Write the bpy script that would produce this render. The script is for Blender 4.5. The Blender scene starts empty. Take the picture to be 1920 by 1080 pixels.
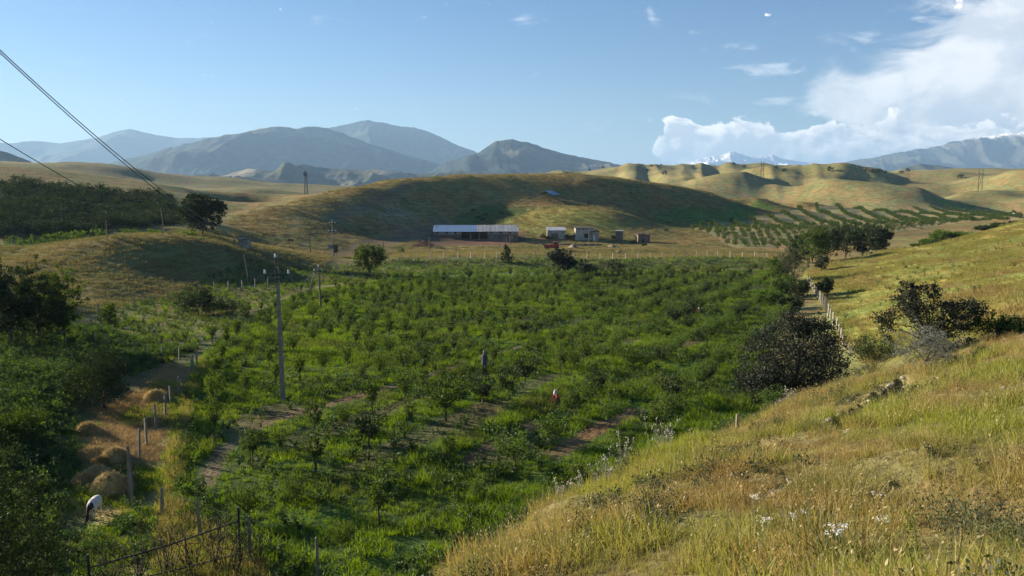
import bpy, bmesh, math, random
import numpy as np
from mathutils import Vector, Matrix

S = bpy.context.scene
COL = S.collection
R = math.radians

# ------------------------------------------------------------------ camera
HC = 13.0                      # camera height above the orchard floor (m)
FPX = 1507.0                   # focal length in photo pixels (1920 wide)
PITCH = math.atan(175.0 / FPX)
cam_d = bpy.data.cameras.new('camera')
cam_d.sensor_width = 36.0
cam_d.lens = 36.0 * FPX / 1920.0
cam_d.clip_start = 0.1
cam_d.clip_end = 120000.0
cam = bpy.data.objects.new('camera', cam_d)
COL.objects.link(cam)
cam.location = (0, 0, HC)
cam.rotation_euler = (math.pi / 2 - PITCH, 0, 0)
S.camera = cam

# ------------------------------------------------------------------ light
SUN_AZ, SUN_EL = R(-64), R(17)          # azimuth from the view direction, clockwise
SUN_STRENGTH = 5.0
SKY_STRENGTH = 0.05
EXPOSURE = 1.55
S.view_settings.view_transform = 'Standard'
S.view_settings.look = 'None'
S.view_settings.gamma = 1.0
S.view_settings.exposure = EXPOSURE
S.view_settings.use_curve_mapping = False
S.render.engine = 'CYCLES'
S.cycles.use_denoising = True
S.cycles.max_bounces = 6
S.cycles.diffuse_bounces = 3
S.cycles.glossy_bounces = 2
S.cycles.transmission_bounces = 3
S.cycles.volume_bounces = 0
S.cycles.transparent_max_bounces = 6

sun_d = bpy.data.lights.new('sun', 'SUN')
sun_d.energy = SUN_STRENGTH
sun_d.angle = R(0.5)
sun_d.color = (1.0, 0.86, 0.66)
sun_o = bpy.data.objects.new('sun', sun_d)
COL.objects.link(sun_o)
SUNV = Vector((math.sin(SUN_AZ) * math.cos(SUN_EL), math.cos(SUN_AZ) * math.cos(SUN_EL), math.sin(SUN_EL)))
sun_o.rotation_euler = SUNV.to_track_quat('Z', 'Y').to_euler()
sun_o.location = (-60, 40, 80)


class NT:
    """small helper to write node trees"""
    def __init__(self, tree):
        self.t = tree; self.n = tree.nodes; self.l = tree.links

    def node(self, typ, **kw):
        n = self.n.new(typ)
        for k, v in kw.items():
            setattr(n, k, v)
        return n

    def put(self, sock, v):
        if hasattr(v, 'is_output') or isinstance(v, bpy.types.NodeSocket):
            self.l.new(v, sock)
        else:
            sock.default_value = v

    def math(self, op, a, b=None, c=None, clamp=False):
        n = self.node('ShaderNodeMath', operation=op, use_clamp=clamp)
        self.put(n.inputs[0], a)
        if b is not None: self.put(n.inputs[1], b)
        if c is not None: self.put(n.inputs[2], c)
        return n.outputs[0]

    def noise(self, vec, scale, detail=4.0, rough=0.55, dist=0.0, dim='3D'):
        n = self.node('ShaderNodeTexNoise', noise_dimensions=dim)
        if vec is not None: self.l.new(vec, n.inputs['Vector'])
        n.inputs['Scale'].default_value = scale
        n.inputs['Detail'].default_value = detail
        n.inputs['Roughness'].default_value = rough
        n.inputs['Distortion'].default_value = dist
        return n.outputs['Fac']

    def smooth(self, v, a, b, lo=0.0, hi=1.0):
        n = self.node('ShaderNodeMapRange', interpolation_type='SMOOTHSTEP')
        self.put(n.inputs['Value'], v)
        n.inputs['From Min'].default_value = a; n.inputs['From Max'].default_value = b
        n.inputs['To Min'].default_value = lo; n.inputs['To Max'].default_value = hi
        return n.outputs['Result']

    def mix(self, f, a, b, mode='MIX'):
        n = self.node('ShaderNodeMix', data_type='RGBA', blend_type=mode)
        self.put(n.inputs[0], f)
        for s, v in ((n.inputs[6], a), (n.inputs[7], b)):
            if isinstance(v, bpy.types.NodeSocket): self.l.new(v, s)
            else: s.default_value = (v[0], v[1], v[2], 1.0)
        return n.outputs[2]


def pix_dir(px, py):
    dx = (px - 960.0) / FPX; dy = (540.0 - py) / FPX
    d = np.array([dx, math.cos(PITCH) + dy * math.sin(PITCH), -math.sin(PITCH) + dy * math.cos(PITCH)])
    return d


def pix_azel(px, py):
    d = pix_dir(px, py); d = d / np.linalg.norm(d)
    return math.atan2(d[0], d[1]), math.asin(d[2])


# ---- world: physical sky with evening clouds standing low in the north-east
W = bpy.data.worlds.new('World')
S.world = W
W.use_nodes = True
wt = NT(W.node_tree)
wt.n.clear()
w_out = wt.node('ShaderNodeOutputWorld')
w_bg = wt.node('ShaderNodeBackground')
w_bg.inputs['Strength'].default_value = SKY_STRENGTH
wt.l.new(w_bg.outputs[0], w_out.inputs['Surface'])
sky = wt.node('ShaderNodeTexSky', sky_type='NISHITA')
sky.sun_disc = False
sky.sun_elevation = SUN_EL
sky.sun_rotation = SUN_AZ
sky.altitude = 900.0
sky.air_density = 1.1
sky.dust_density = 0.25
sky.ozone_density = 1.0
tc = wt.node('ShaderNodeTexCoord')
vdir = tc.outputs['Generated']
sep = wt.node('ShaderNodeSeparateXYZ')
wt.l.new(vdir, sep.inputs[0])
AZ = wt.math('ARCTAN2', sep.outputs[0], sep.outputs[1])
EL = wt.math('ARCSINE', sep.outputs[2])
comb = wt.node('ShaderNodeCombineXYZ')
wt.l.new(AZ, comb.inputs[0]); wt.l.new(wt.math('MULTIPLY', EL, 1.35), comb.inputs[1])
cvec = comb.outputs[0]


def blob(px, py, wx, wy, amp):
    a, e = pix_azel(px, py)
    u = wt.math('DIVIDE', wt.math('SUBTRACT', AZ, a), wx / FPX)
    v = wt.math('DIVIDE', wt.math('SUBTRACT', EL, e), wy / FPX)
    q = wt.math('ADD', wt.math('MULTIPLY', u, u), wt.math('MULTIPLY', v, v))
    return wt.math('MULTIPLY', wt.math('EXPONENT', wt.math('MULTIPLY', q, -1.0)), amp)


def blobs(lst):
    s = None
    for b in lst:
        o = blob(*b)
        s = o if s is None else wt.math('ADD', s, o)
    return s


# billowing bank on the skyline
nb = wt.noise(cvec, 24.0, 9.0, 0.62, 0.3)
nb2 = wt.noise(cvec, 9.0, 4.0, 0.5, 0.2)
bank = blobs([(1272, 248, 30, 30, 0.95), (1262, 285, 34, 34, 1.0), (1305, 262, 42, 36, 0.9), (1350, 280, 60, 42, 1.0),
              (1395, 252, 34, 24, 0.55), (1430, 288, 60, 40, 1.0), (1500, 292, 60, 34, 1.0),
              (1535, 262, 36, 24, 0.8), (1590, 275, 60, 42, 1.0), (1660, 262, 60, 38, 1.0), (1730, 280, 80, 44, 1.0),
              (1860, 275, 110, 50, 1.0), (1222, 226, 14, 9, 0.75), (1240, 275, 22, 18, .4)])
bank_d = wt.math('ADD', bank, wt.math('MULTIPLY', wt.math('SUBTRACT', nb, 0.5), 3.0))
bank_m = wt.smooth(bank_d, 0.54, 0.74)
# high soft veil to the right of it
mp = wt.node('ShaderNodeMapping'); wt.l.new(cvec, mp.inputs[0])
mp.inputs['Rotation'].default_value = (0, 0, 0.55); mp.inputs['Scale'].default_value = (1.0, 1.9, 1.0)
nv = wt.noise(mp.outputs[0], 10.0, 9.0, 0.62, 0.5)
nv2 = wt.noise(cvec, 14.0, 8.0, 0.62, 0.3)
veil = blobs([(1900, 180, 190, 110, 1.0), (1765, 205, 120, 56, 0.9), (1640, 212, 90, 30, 0.5), (1620, 190, 50, 30, 0.3), (1555, 165, 34, 32, 0.85),
              (1590, 205, 60, 18, 0.45), (1930, 60, 110, 100, 0.7), (2050, 120, 250, 220, 0.8)])
veil_d = wt.math('ADD', veil, wt.math('MULTIPLY', wt.math('SUBTRACT', nv, 0.5), 2.3))
veil_m = wt.smooth(veil_d, 0.28, 1.05)
# thin wisps and flecks
mp2 = wt.node('ShaderNodeMapping'); wt.l.new(cvec, mp2.inputs[0])
mp2.inputs['Rotation'].default_value = (0, 0, -0.12); mp2.inputs['Scale'].default_value = (1.0, 2.6, 1.0)
nw = wt.noise(mp2.outputs[0], 20.0, 8.0, 0.66, 0.8)
wisp = blobs([(1445, 133, 62, 16, 0.8), (1300, 178, 70, 12, 0.5), (1455, 186, 32, 9, 0.65), (1405, 90, 46, 14, 0.5), (1228, 44, 18, 12, 0.7),
              (1220, 30, 8, 14, 0.4), (1620, 70, 26, 10, 0.65), (1600, 92, 16, 7, 0.5), (1670, 95, 22, 7, 0.45), (980, 34, 26, 18, 0.5),
              (1298, 60, 14, 4, 0.6), (796, 34, 12, 5, 0.55), (1130, 238, 50, 14, 0.5), (996, 232, 14, 5, 0.5), (1160, 60, 14, 7, 0.4),
              (1330, 95, 50, 14, .3), (930, 10, 40, 10, .35), (1750, 20, 60, 40, 0.5)])
wisp_d = wt.math('ADD', wisp, wt.math('MULTIPLY', wt.math('SUBTRACT', nw, 0.5), 2.6))
wisp_m = wt.math('MULTIPLY', wt.smooth(wisp_d, 0.30, 1.0), 0.55)
# billows of the bank: the side towards the sun is painted bright, the lower body grey
off = wt.node('ShaderNodeVectorMath', operation='ADD')
wt.l.new(cvec, off.inputs[0]); off.inputs[1].default_value = (-0.009, 0.011, 0)
nb_s = wt.noise(off.outputs[0], 24.0, 9.0, 0.62, 0.3)
rel = wt.math('MULTIPLY', wt.math('SUBTRACT', nb, nb_s), 4.5)
edge = wt.smooth(bank_d, 0.55, 1.25, 1.0, 0.0)
lit = wt.math('ADD', wt.math('ADD', wt.math('MULTIPLY', edge, 0.75), rel), wt.math('MULTIPLY', wt.math('SUBTRACT', nb2, 0.42), 1.6), clamp=True)
CB = 8.0
bank_c = wt.mix(lit, (0.68 * CB, 0.71 * CB, 0.76 * CB), (1.50 * CB, 1.42 * CB, 1.32 * CB))
veil_c = wt.mix(wt.smooth(nv2, 0.36, 0.64), (0.74 * CB, 0.78 * CB, 0.84 * CB), (1.18 * CB, 1.14 * CB, 1.10 * CB))
hsv = wt.node('ShaderNodeHueSaturation')
hsv.inputs['Saturation'].default_value = 1.35
wt.l.new(sky.outputs[0], hsv.inputs['Color'])
blue = wt.mix(1.0, hsv.outputs[0], (0.58, 0.655, 0.86), 'MULTIPLY')
c1 = wt.mix(wisp_m, blue, (0.95 * CB, 0.99 * CB, 1.05 * CB))
c2 = wt.mix(wt.math('MULTIPLY', veil_m, 0.9), c1, veil_c)
c3 = wt.mix(bank_m, c2, bank_c)
wt.l.new(c3, w_bg.inputs['Color'])

# ------------------------------------------------------------------ numpy noise
def _hash(ix, iy, seed):
    h = (ix.astype(np.int64) * 374761393 + iy.astype(np.int64) * 668265263 + seed * 1442695041) & 0xFFFFFFFF
    h = ((h ^ (h >> 13)) * 1274126177) & 0xFFFFFFFF
    h = h ^ (h >> 16)
    return (h & 0xFFFF) / 65535.0


def vnoise(x, y, seed=0):
    xi = np.floor(x); yi = np.floor(y)
    fx = x - xi; fy = y - yi
    fx = fx * fx * fx * (fx * (fx * 6 - 15) + 10); fy = fy * fy * fy * (fy * (fy * 6 - 15) + 10)
    a = _hash(xi, yi, seed); b = _hash(xi + 1, yi, seed); c = _hash(xi, yi + 1, seed); d = _hash(xi + 1, yi + 1, seed)
    return (a + (b - a) * fx) + ((c + (d - c) * fx) - (a + (b - a) * fx)) * fy


def fbm(x, y, octv=4, seed=0, gain=0.5):
    s = np.zeros_like(np.asarray(x, float)); amp = 1.0; tot = 0.0
    c, sn = math.cos(0.6), math.sin(0.6)
    for k in range(octv):
        s = s + amp * vnoise(x, y, seed + 17 * k); tot += amp
        x, y = (x * c - y * sn) * 2.03 + 5.1, (x * sn + y * c) * 2.03 - 3.7
        amp *= gain
    return s / tot


def ridged(x, y, octv=4, seed=0):
    s = np.zeros_like(np.asarray(x, float)); amp = 1.0; tot = 0.0
    for k in range(octv):
        n = 1 - np.abs(2 * vnoise(x, y, seed + 31 * k) - 1)
        s = s + amp * n * n; tot += amp
        x, y = x * 2.1 + 3.3, y * 2.1 + 7.7
        amp *= 0.48
    return s / tot


def sstep(a, b, v):
    t = np.clip((v - a) / (b - a), 0, 1)
    return t * t * (3 - 2 * t)


# ------------------------------------------------------------------ terrain
def W2(px, Y):
    """world x, y of an image column at forward distance Y (near the ground)"""
    return ((px - 960.0) / FPX * Y * 1.0, Y)


CP = []
def c(px, py, Y):
    d = pix_dir(px, py); t = Y / d[1]
    CP.append((t * d[0], Y, HC + t * d[2]))
def cz(px, Y, z): CP.append((*W2(px, Y), z))
def cw(x, y, z): CP.append((x, y, z))

# under and behind the camera
for p in [(0, 0, 11.2), (0, -10, 12), (10, 0, 12.4), (10, -12, 13.5), (-6, 0, 8.6), (-12, -6, 7), (-10, 6, 4.2), (-22, 0, 3), (-20, 10, 2.0), (25, 0, 14.5),
          (45, 5, 17), (0.3, 5, 9.7), (-4, 7, 6.5), (0, -60, 16), (60, -60, 20), (-70, -60, 5), (0, -900, 20), (-900, -300, 30), (900, -300, 40),
          (5, 3.5, 10.7), (40, 30, 12), (60, 60, 9), (90, 100, 10), (110, 160, 10), (300, 260, 6), (520, 450, 20), (900, 500, 45),
          (-60, 20, 2), (-75, 50, 2.5), (-100, 70, 6), (-150, 60, 10), (-130, 140, 12), (-230, 200, 24), (-330, 330, 36), (-600, 400, 45), (-1000, 700, 60)]:
    cw(*p)
# grass slope in the foreground
for p in [(1900, 1080, 6.8), (1600, 1080, 7.5), (1300, 1080, 9), (1050, 1080, 10.5), (880, 1080, 12.0),
          (1900, 950, 9.5), (1600, 950, 10.8), (1300, 950, 13), (1080, 975, 14.5),
          (1900, 850, 12.5), (1700, 850, 14), (1500, 850, 17), (1300, 870, 18.5), (1150, 915, 18),
          (1900, 750, 17), (1750, 750, 19.5), (1600, 770, 22), (1450, 795, 25), (1900, 660, 25), (1780, 680, 27), (1650, 710, 28),
          (830, 1062, 13.0), (1000, 953, 18), (1200, 862, 23), (1380, 807, 29), (1500, 748, 34), (1620, 693, 38), (1760, 648, 42), (1900, 602, 36), (2050, 560, 38)]:
    c(*p)
for p in [(830, 17.5, 1.6), (1000, 25, 1.0), (1200, 31, 0.8), (1380, 38, 0.5), (1500, 45, 0.2), (1620, 52, 0.3)]:
    cz(*p)
# green slope to the right
for p in [(1580, 652, 72), (1590, 560, 105), (1560, 512, 140), (1600, 488, 162), (1700, 466, 165), (1800, 452, 160), (1900, 437, 150), (2050, 415, 150),
          (1660, 600, 75), (1750, 590, 64), (1750, 545, 82), (1750, 500, 115), (1900, 570, 58), (1900, 520, 85), (1900, 470, 120), (2050, 520, 70)]:
    c(*p)
for p in [(1600, 190, -2.2), (1700, 205, -2.2), (1800, 205, -1.5), (1900, 210, 0.5), (2050, 220, 2.0), (1530, 125, -1.5), (1545, 95, -0.9)]:
    cz(*p)
# orchard floor
for px in (430, 600, 800, 1000, 1200, 1350):
    for Y in (38, 50, 70, 100, 142):
        if px == 1350 and Y < 50: continue
        if px == 1200 and Y < 40: continue
        if px == 430 and Y > 90: continue
        cz(px, Y, -0.02 * (Y - 50) if Y > 50 else 0.0)
for px, Y in ((520, 28), (700, 26), (300, 30), (800, 27), (1450, 70), (1465, 100), (1480, 142), (1480, 185), (1300, 185), (1100, 185), (900, 185), (740, 185),
              (650, 160), (560, 125), (190, 27), (190, 34), (200, 45), (300, 45), (300, 58), (330, 66), (200, 66), (60, 24)):
    cz(px, Y, -0.02 * (Y - 50) if Y > 50 else 0.0)
for p in [(60, 38, 0.9), (0, 50, 1.8), (60, 60, 1.0), (-60, 70, 3.0), (0, 75, 0.6), (-80, 40, 2.2)]:
    cz(*p)
# mound on the left
for p in [(160, 600, 88), (330, 566, 106), (480, 535, 135), (600, 511, 160),
          (160, 540, 104), (300, 518, 120), (420, 500, 133), (500, 492, 150), (30, 540, 100),
          (0, 480, 124), (110, 457, 128), (230, 438, 132), (330, 444, 138), (410, 456, 143), (455, 472, 148), (520, 480, 165),
          (380, 437, 170), (310, 437, 165)]:
    c(*p)
for p in [(230, 160, 3.0), (0, 155, 1.0), (-120, 150, 4.0), (100, 155, 2.0)]:
    cz(*p)
# hill with the dark orchard
for p in [(0, 456, 176), (100, 449, 182), (200, 431, 196), (330, 425, 208), (420, 428, 202),
          (0, 385, 226), (150, 387, 232), (300, 393, 240), (430, 405, 262),
          (0, 345, 262), (150, 352, 266), (300, 370, 268), (450, 382, 300), (540, 379, 330),
          (-150, 306, 290), (0, 308, 292), (70, 313, 294), (150, 325, 296), (300, 346, 304), (450, 362, 340), (560, 371, 370)]:
    c(*p)
for p in [(-150, 420, 8), (0, 420, 4), (300, 420, 0), (560, 470, -6), (450, 600, -4)]:
    cz(*p)
# hill behind the barn
for p in [(432, 418, 230), (500, 388, 252), (600, 371, 276), (680, 353, 300), (780, 339, 328), (870, 334, 345), (950, 331, 352), (1100, 338, 356), (1180, 346, 364),
          (1260, 352, 374), (1330, 360, 388), (1420, 369, 408), (1500, 379, 435), (1580, 389, 440),
          (440, 458, 203), (540, 458, 212), (640, 477, 205), (560, 430, 228), (640, 440, 232), (640, 402, 260), (700, 392, 284), (700, 440, 250), (760, 438, 262), (760, 402, 291),
          (780, 372, 312), (850, 420, 300), (850, 390, 318), (900, 360, 336), (1000, 360, 340), (1100, 374, 344), (1180, 372, 352),
          (1022, 393, 314), (960, 416, 300), (1100, 392, 310), (1155, 399, 303), (1150, 430, 288), (1060, 430, 286),
          (890, 449, 270), (1050, 448, 275), (1200, 448, 276), (1195, 410, 325), (1250, 395, 352), (1240, 425, 320), (1300, 410, 345), (1400, 392, 400), (1400, 415, 345),
          (1290, 432, 300), (1400, 470, 238), (1490, 402, 430), (1200, 470, 228), (1000, 468, 228), (820, 470, 226)]:
    c(*p)
for p in [(700, 400, 2), (780, 430, 3), (950, 460, 2), (1180, 480, 2), (1330, 520, 3), (600, 390, 0), (500, 320, 2)]:
    cz(*p)
# orchard plain and hills on the right
for p in [(1560, 396, 480), (1700, 393, 500), (1900, 389, 500), (2100, 385, 500), (1500, 431, 300), (1600, 431, 310), (1800, 416, 375), (1900, 413, 335), (2050, 408, 330), (1500, 470, 240),
          (1660, 378, 560), (1725, 371, 575), (1790, 388, 540), (1600, 370, 620), (1560, 352, 760), (1450, 362, 620), (1300, 348, 640), (1340, 335, 720), (1420, 337, 720), (1500, 353, 690),
          (1620, 346, 800), (1700, 332, 900), (1650, 330, 980), (1800, 312, 1150), (1760, 322, 1100), (1850, 322, 1050), (1920, 317, 1000), (2050, 312, 1000), (1850, 340, 820), (1850, 362, 660), (1920, 352, 660), (1780, 352, 760),
          (975, 327, 1100), (1040, 317, 1150), (1080, 322, 1150), (1160, 307, 1200), (1210, 311, 1200), (1240, 305, 1250), (1290, 306, 1250), (1320, 314, 1250),
          (1360, 302, 1300), (1400, 311, 1300), (1440, 308, 1300), (1475, 319, 1250), (1520, 314, 1250), (1560, 319, 1250), (1600, 315, 1300), (1650, 322, 1300)]:
    c(*p)
for p in [(1000, 800, 8), (1130, 800, 14), (1250, 850, 18), (1400, 900, 26), (1550, 980, 24), (1700, 1050, 30), (900, 900, 6), (950, 1150, 20)]:
    cz(*p)
# far left rolls
for p in [(60, 311, 1000), (120, 305, 1000), (180, 303, 1000), (230, 316, 980), (275, 338, 950), (420, 359, 700), (485, 358, 680), (580, 368, 700), (-100, 300, 1100), (660, 366, 900)]:
    c(*p)
for px in (-300, 0, 300, 600, 800, 1000, 1300, 1600, 1900, 2300):
    cz(px, 1800, 0.0); cz(px, 2600, -25.0)
CP = np.array(CP)


def feat(x, y):
    r = np.hypot(x, y)
    th = np.arctan2(x, y)
    return np.stack([np.sin(th), np.cos(th), np.log(np.maximum(r, 1.0))], -1), r


def kern(d2): return (d2 + 1e-6) ** 0.65

_f, _r = feat(CP[:, 0], CP[:, 1])
_rs = np.sqrt(_r ** 2 + 9.0)
_e = (HC - CP[:, 2]) / _rs
_d2 = ((_f[:, None, :] - _f[None]) ** 2).sum(-1)
_n = len(CP)
_A = np.zeros((_n + 4, _n + 4))
_A[:_n, :_n] = kern(_d2) - np.eye(_n) * 1e-4
_P = np.concatenate([np.ones((_n, 1)), _f], 1)
_A[:_n, _n:] = _P; _A[_n:, :_n] = _P.T
_w = np.linalg.solve(_A, np.concatenate([_e, np.zeros(4)]))


def inpoly(x, y, poly):
    x = np.asarray(x, float); y = np.asarray(y, float)
    ins = np.zeros(x.shape, bool)
    n = len(poly)
    for i in range(n):
        x1, y1 = poly[i]; x2, y2 = poly[(i + 1) % n]
        if y1 == y2: continue
        cond = ((y1 > y) != (y2 > y)) & (x < (x2 - x1) * (y - y1) / (y2 - y1) + x1)
        ins ^= cond
    return ins


def softpoly(x, y, poly, wob=2.0, sc=6.0, seed=5):
    """membership with a ragged edge"""
    ox = (fbm(x / sc, y / sc, 3, seed) - .5) * wob * 2
    oy = (fbm(x / sc, y / sc, 3, seed + 50) - .5) * wob * 2
    return inpoly(x + ox, y + oy, poly)


FIELD = [W2(*p) for p in [(372, 65), (335, 52), (300, 40), (290, 33), (480, 26.5), (700, 22), (830, 19), (1000, 26), (1200, 32), (1380, 39), (1470, 47),
                          (1440, 62), (1465, 80), (1480, 105), (1490, 140), (1460, 160), (1200, 158), (1000, 148), (720, 142), (560, 118), (430, 85)]]
SLOPE = [W2(*p) for p in [(800, 11), (815, 15.5), (1000, 21), (1200, 27), (1380, 33), (1500, 39), (1620, 44), (1760, 46), (2100, 44), (2500, 30)]] + [(14, 0), (8, -6), (-2, -2)]
GREEN = [W2(*p) for p in [(1520, 150), (1545, 100), (1585, 74), (1640, 55), (1760, 48), (2150, 44), (2300, 150), (1900, 165), (1700, 175), (1560, 172)]]
HAYSTRIP = [W2(*p) for p in [(120, 24), (110, 36), (150, 44), (250, 50), (300, 60), (365, 64), (330, 50), (292, 38), (262, 30), (330, 24)]]


SCARPS = []


def H(x, y):
    x = np.asarray(x, float); y = np.asarray(y, float)
    shp = x.shape
    x = x.ravel(); y = y.ravel()
    out = np.empty(x.size)
    for i in range(0, x.size, 20000):
        f, r = feat(x[i:i + 20000], y[i:i + 20000])
        d2 = ((f[:, None, :] - _f[None]) ** 2).sum(-1)
        e = kern(d2) @ _w[:_n] + _w[_n] + f @ _w[_n + 1:]
        out[i:i + 20000] = HC - e * np.sqrt(r ** 2 + 9.0)
    r = np.hypot(x, y)
    th = np.arctan2(x, y)
    k = sstep(1800, 2800, r)
    out = out * (1 - k) - 25.0 * k
    # relief that is finer than the survey points
    near = 1 - sstep(40, 70, r)
    out += near * (fbm(x / 2.6, y / 2.6, 3, 3) - .5) * 0.35 * sstep(1, 6, r)
    mid = sstep(60, 120, r) * (1 - sstep(380, 520, r))
    fld = inpoly(x, y, FIELD)
    out += np.where(fld, 0.15, 1.0) * mid * ((fbm(x / 22, y / 22, 4, 9) - .5) * 1.5)
    out += np.where((x > -34) & (x < 66), 1.0, 0.0) * sstep(-34, -26, x) * (1 - sstep(56, 66, x)) * 1.25 * sstep(171, 178, y + 2 * np.sin(x / 9.0)) * (1 - sstep(190, 222, y))
    nb_ = (r > 6) & (r < 40)
    if nb_.any():
        xs, ys = x[nb_], y[nb_]
        dent = np.zeros(xs.size)
        for poly, dep in SCARPS: dent += dep * softpoly(xs, ys, poly, .35, .9)
        out[nb_] -= dent
    far = sstep(520, 850, r) * (1 - sstep(1700, 2400, r)) * sstep(-0.02, 0.12, th)
    wx = x + 40 * (fbm(x / 160, y / 160, 2, 71) - .5); wy = y + 40 * (fbm(x / 160, y / 160, 2, 72) - .5)
    a = 0.5
    u = wx * math.cos(a) - wy * math.sin(a); v = wx * math.sin(a) + wy * math.cos(a)
    ph = th * 1150 / 44.0 + 2.0 * (fbm(th * 7.0, r / 1500.0, 2, 47) - .5)
    sp = vnoise(ph, r / 520.0, 141) * .72 + vnoise(ph * 1.9 + 7, r / 330.0, 142) * .28
    sp = 1 - (np.abs(sp - .54) * 2.1) ** 1.45
    right = sstep(.40, .47, th)
    sp = sp * (1 - right) + .62 * right
    big = fbm(wx / 230, wy / 420, 2, 44)
    side = ridged(x / 60, y / 60, 3, 48)
    k2 = sstep(540, 860, r)
    out += far * (k2 * (sp - .72) * (12 + 12 * sstep(.35, .65, big)) * (.45 + .55 * sstep(800, 1100, r)) + (big - .55) * 16 + (side - .42) * 3.4 * (1 - .5 * right))
    knob = sstep(470, 620, r) * (1 - sstep(980, 1200, r)) * sstep(.16, .26, th)
    out += knob * (fbm(x / 88, y / 120, 2, 231) - .55) * 38
    farl = sstep(600, 900, r) * (1 - sstep(1500, 2400, r)) * (1 - sstep(-0.1, 0.05, th))
    out += farl * (fbm(x / 120, y / 120, 3, 42) - .5) * 14
    return out.reshape(shp)


def Hs(x, y): return float(H(np.array([x]), np.array([y]))[0])


_TS = np.exp(np.linspace(math.log(4.0), math.log(2500.0), 1500))
def at(px, py, ymin=4.0):
    """first ground point seen through a photo pixel, searched from ymin metres on"""
    d = pix_dir(px, py)
    Ys = _TS[_TS >= ymin]
    t = Ys / d[1]
    X = t * d[0]; Z = HC + t * d[2]
    g = H(X, Ys)
    below = np.nonzero(Z < g)[0]
    if len(below) == 0:
        i = int(np.argmin(Z - g))
        return Vector((X[i], Ys[i], g[i]))
    i = below[0]
    if i == 0: return Vector((X[0], Ys[0], g[0]))
    a, b = (Z - g)[i - 1], (g - Z)[i]
    k = a / (a + b)
    Y = Ys[i - 1] + (Ys[i] - Ys[i - 1]) * k
    x = d[0] * Y / d[1]
    return Vector((x, Y, Hs(x, Y)))


def onY(px, Y):
    """ground point in image column px at distance Y"""
    x = (px - 960.0) / FPX * Y
    for _ in range(3):
        z = Hs(x, Y)
        # column depends a little on height because the camera is pitched
        dep = Y * math.cos(PITCH) + (HC - z) * math.sin(PITCH)
        x = (px - 960.0) / FPX * dep
    return Vector((x, Y, Hs(x, Y)))


def depth(p): return p[1] * math.cos(PITCH) + (HC - p[2]) * math.sin(PITCH)
def mpp(p): return depth(p) / FPX          # metres per photo pixel at a point


def project(x, y, z):
    dep = y * math.cos(PITCH) - (z - HC) * math.sin(PITCH)
    up = y * math.sin(PITCH) + (z - HC) * math.cos(PITCH)
    dep = np.maximum(dep, 1e-3)
    return 960 + FPX * x / dep, 540 - FPX * up / dep


# ------------------------------------------------------------------ object helpers
def mesh_np(name, verts, faces, mats=(), smooth=False, fmat=None):
    """mesh from arrays; faces is an (n,3|4) array or a list of tuples"""
    me = bpy.data.meshes.new(name)
    verts = np.asarray(verts, np.float32)
    if isinstance(faces, np.ndarray):
        nf, k = faces.shape
        me.vertices.add(len(verts)); me.vertices.foreach_set('co', verts.ravel())
        me.loops.add(nf * k); me.loops.foreach_set('vertex_index', faces.astype(np.int32).ravel())
        me.polygons.add(nf)
        me.polygons.foreach_set('loop_start', np.arange(0, nf * k, k, dtype=np.int32))
        me.polygons.foreach_set('loop_total', np.full(nf, k, dtype=np.int32))
        me.update(calc_edges=True)
    else:
        me.from_pydata([tuple(map(float, v)) for v in verts], [], faces)
    for m in mats: me.materials.append(m)
    if fmat is not None: me.polygons.foreach_set('material_index', np.asarray(fmat, np.int32))
    if smooth: me.polygons.foreach_set('use_smooth', np.ones(len(me.polygons), bool))
    me.validate()
    me.update()
    return me


def ob(name, data, parent=None, loc=None, rz=None, scale=None):
    o = bpy.data.objects.new(name, data)
    COL.objects.link(o)
    if parent is not None: o.parent = parent
    if loc is not None: o.location = loc
    if rz is not None: o.rotation_euler = (0, 0, rz)
    if scale is not None: o.scale = scale if not isinstance(scale, (int, float)) else (scale,) * 3
    return o


def tag(o, label=None, cat=None, group=None, kind=None):
    if label: o['label'] = label
    if cat: o['category'] = cat
    if group: o['group'] = group
    if kind: o['kind'] = kind
    return o


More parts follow.
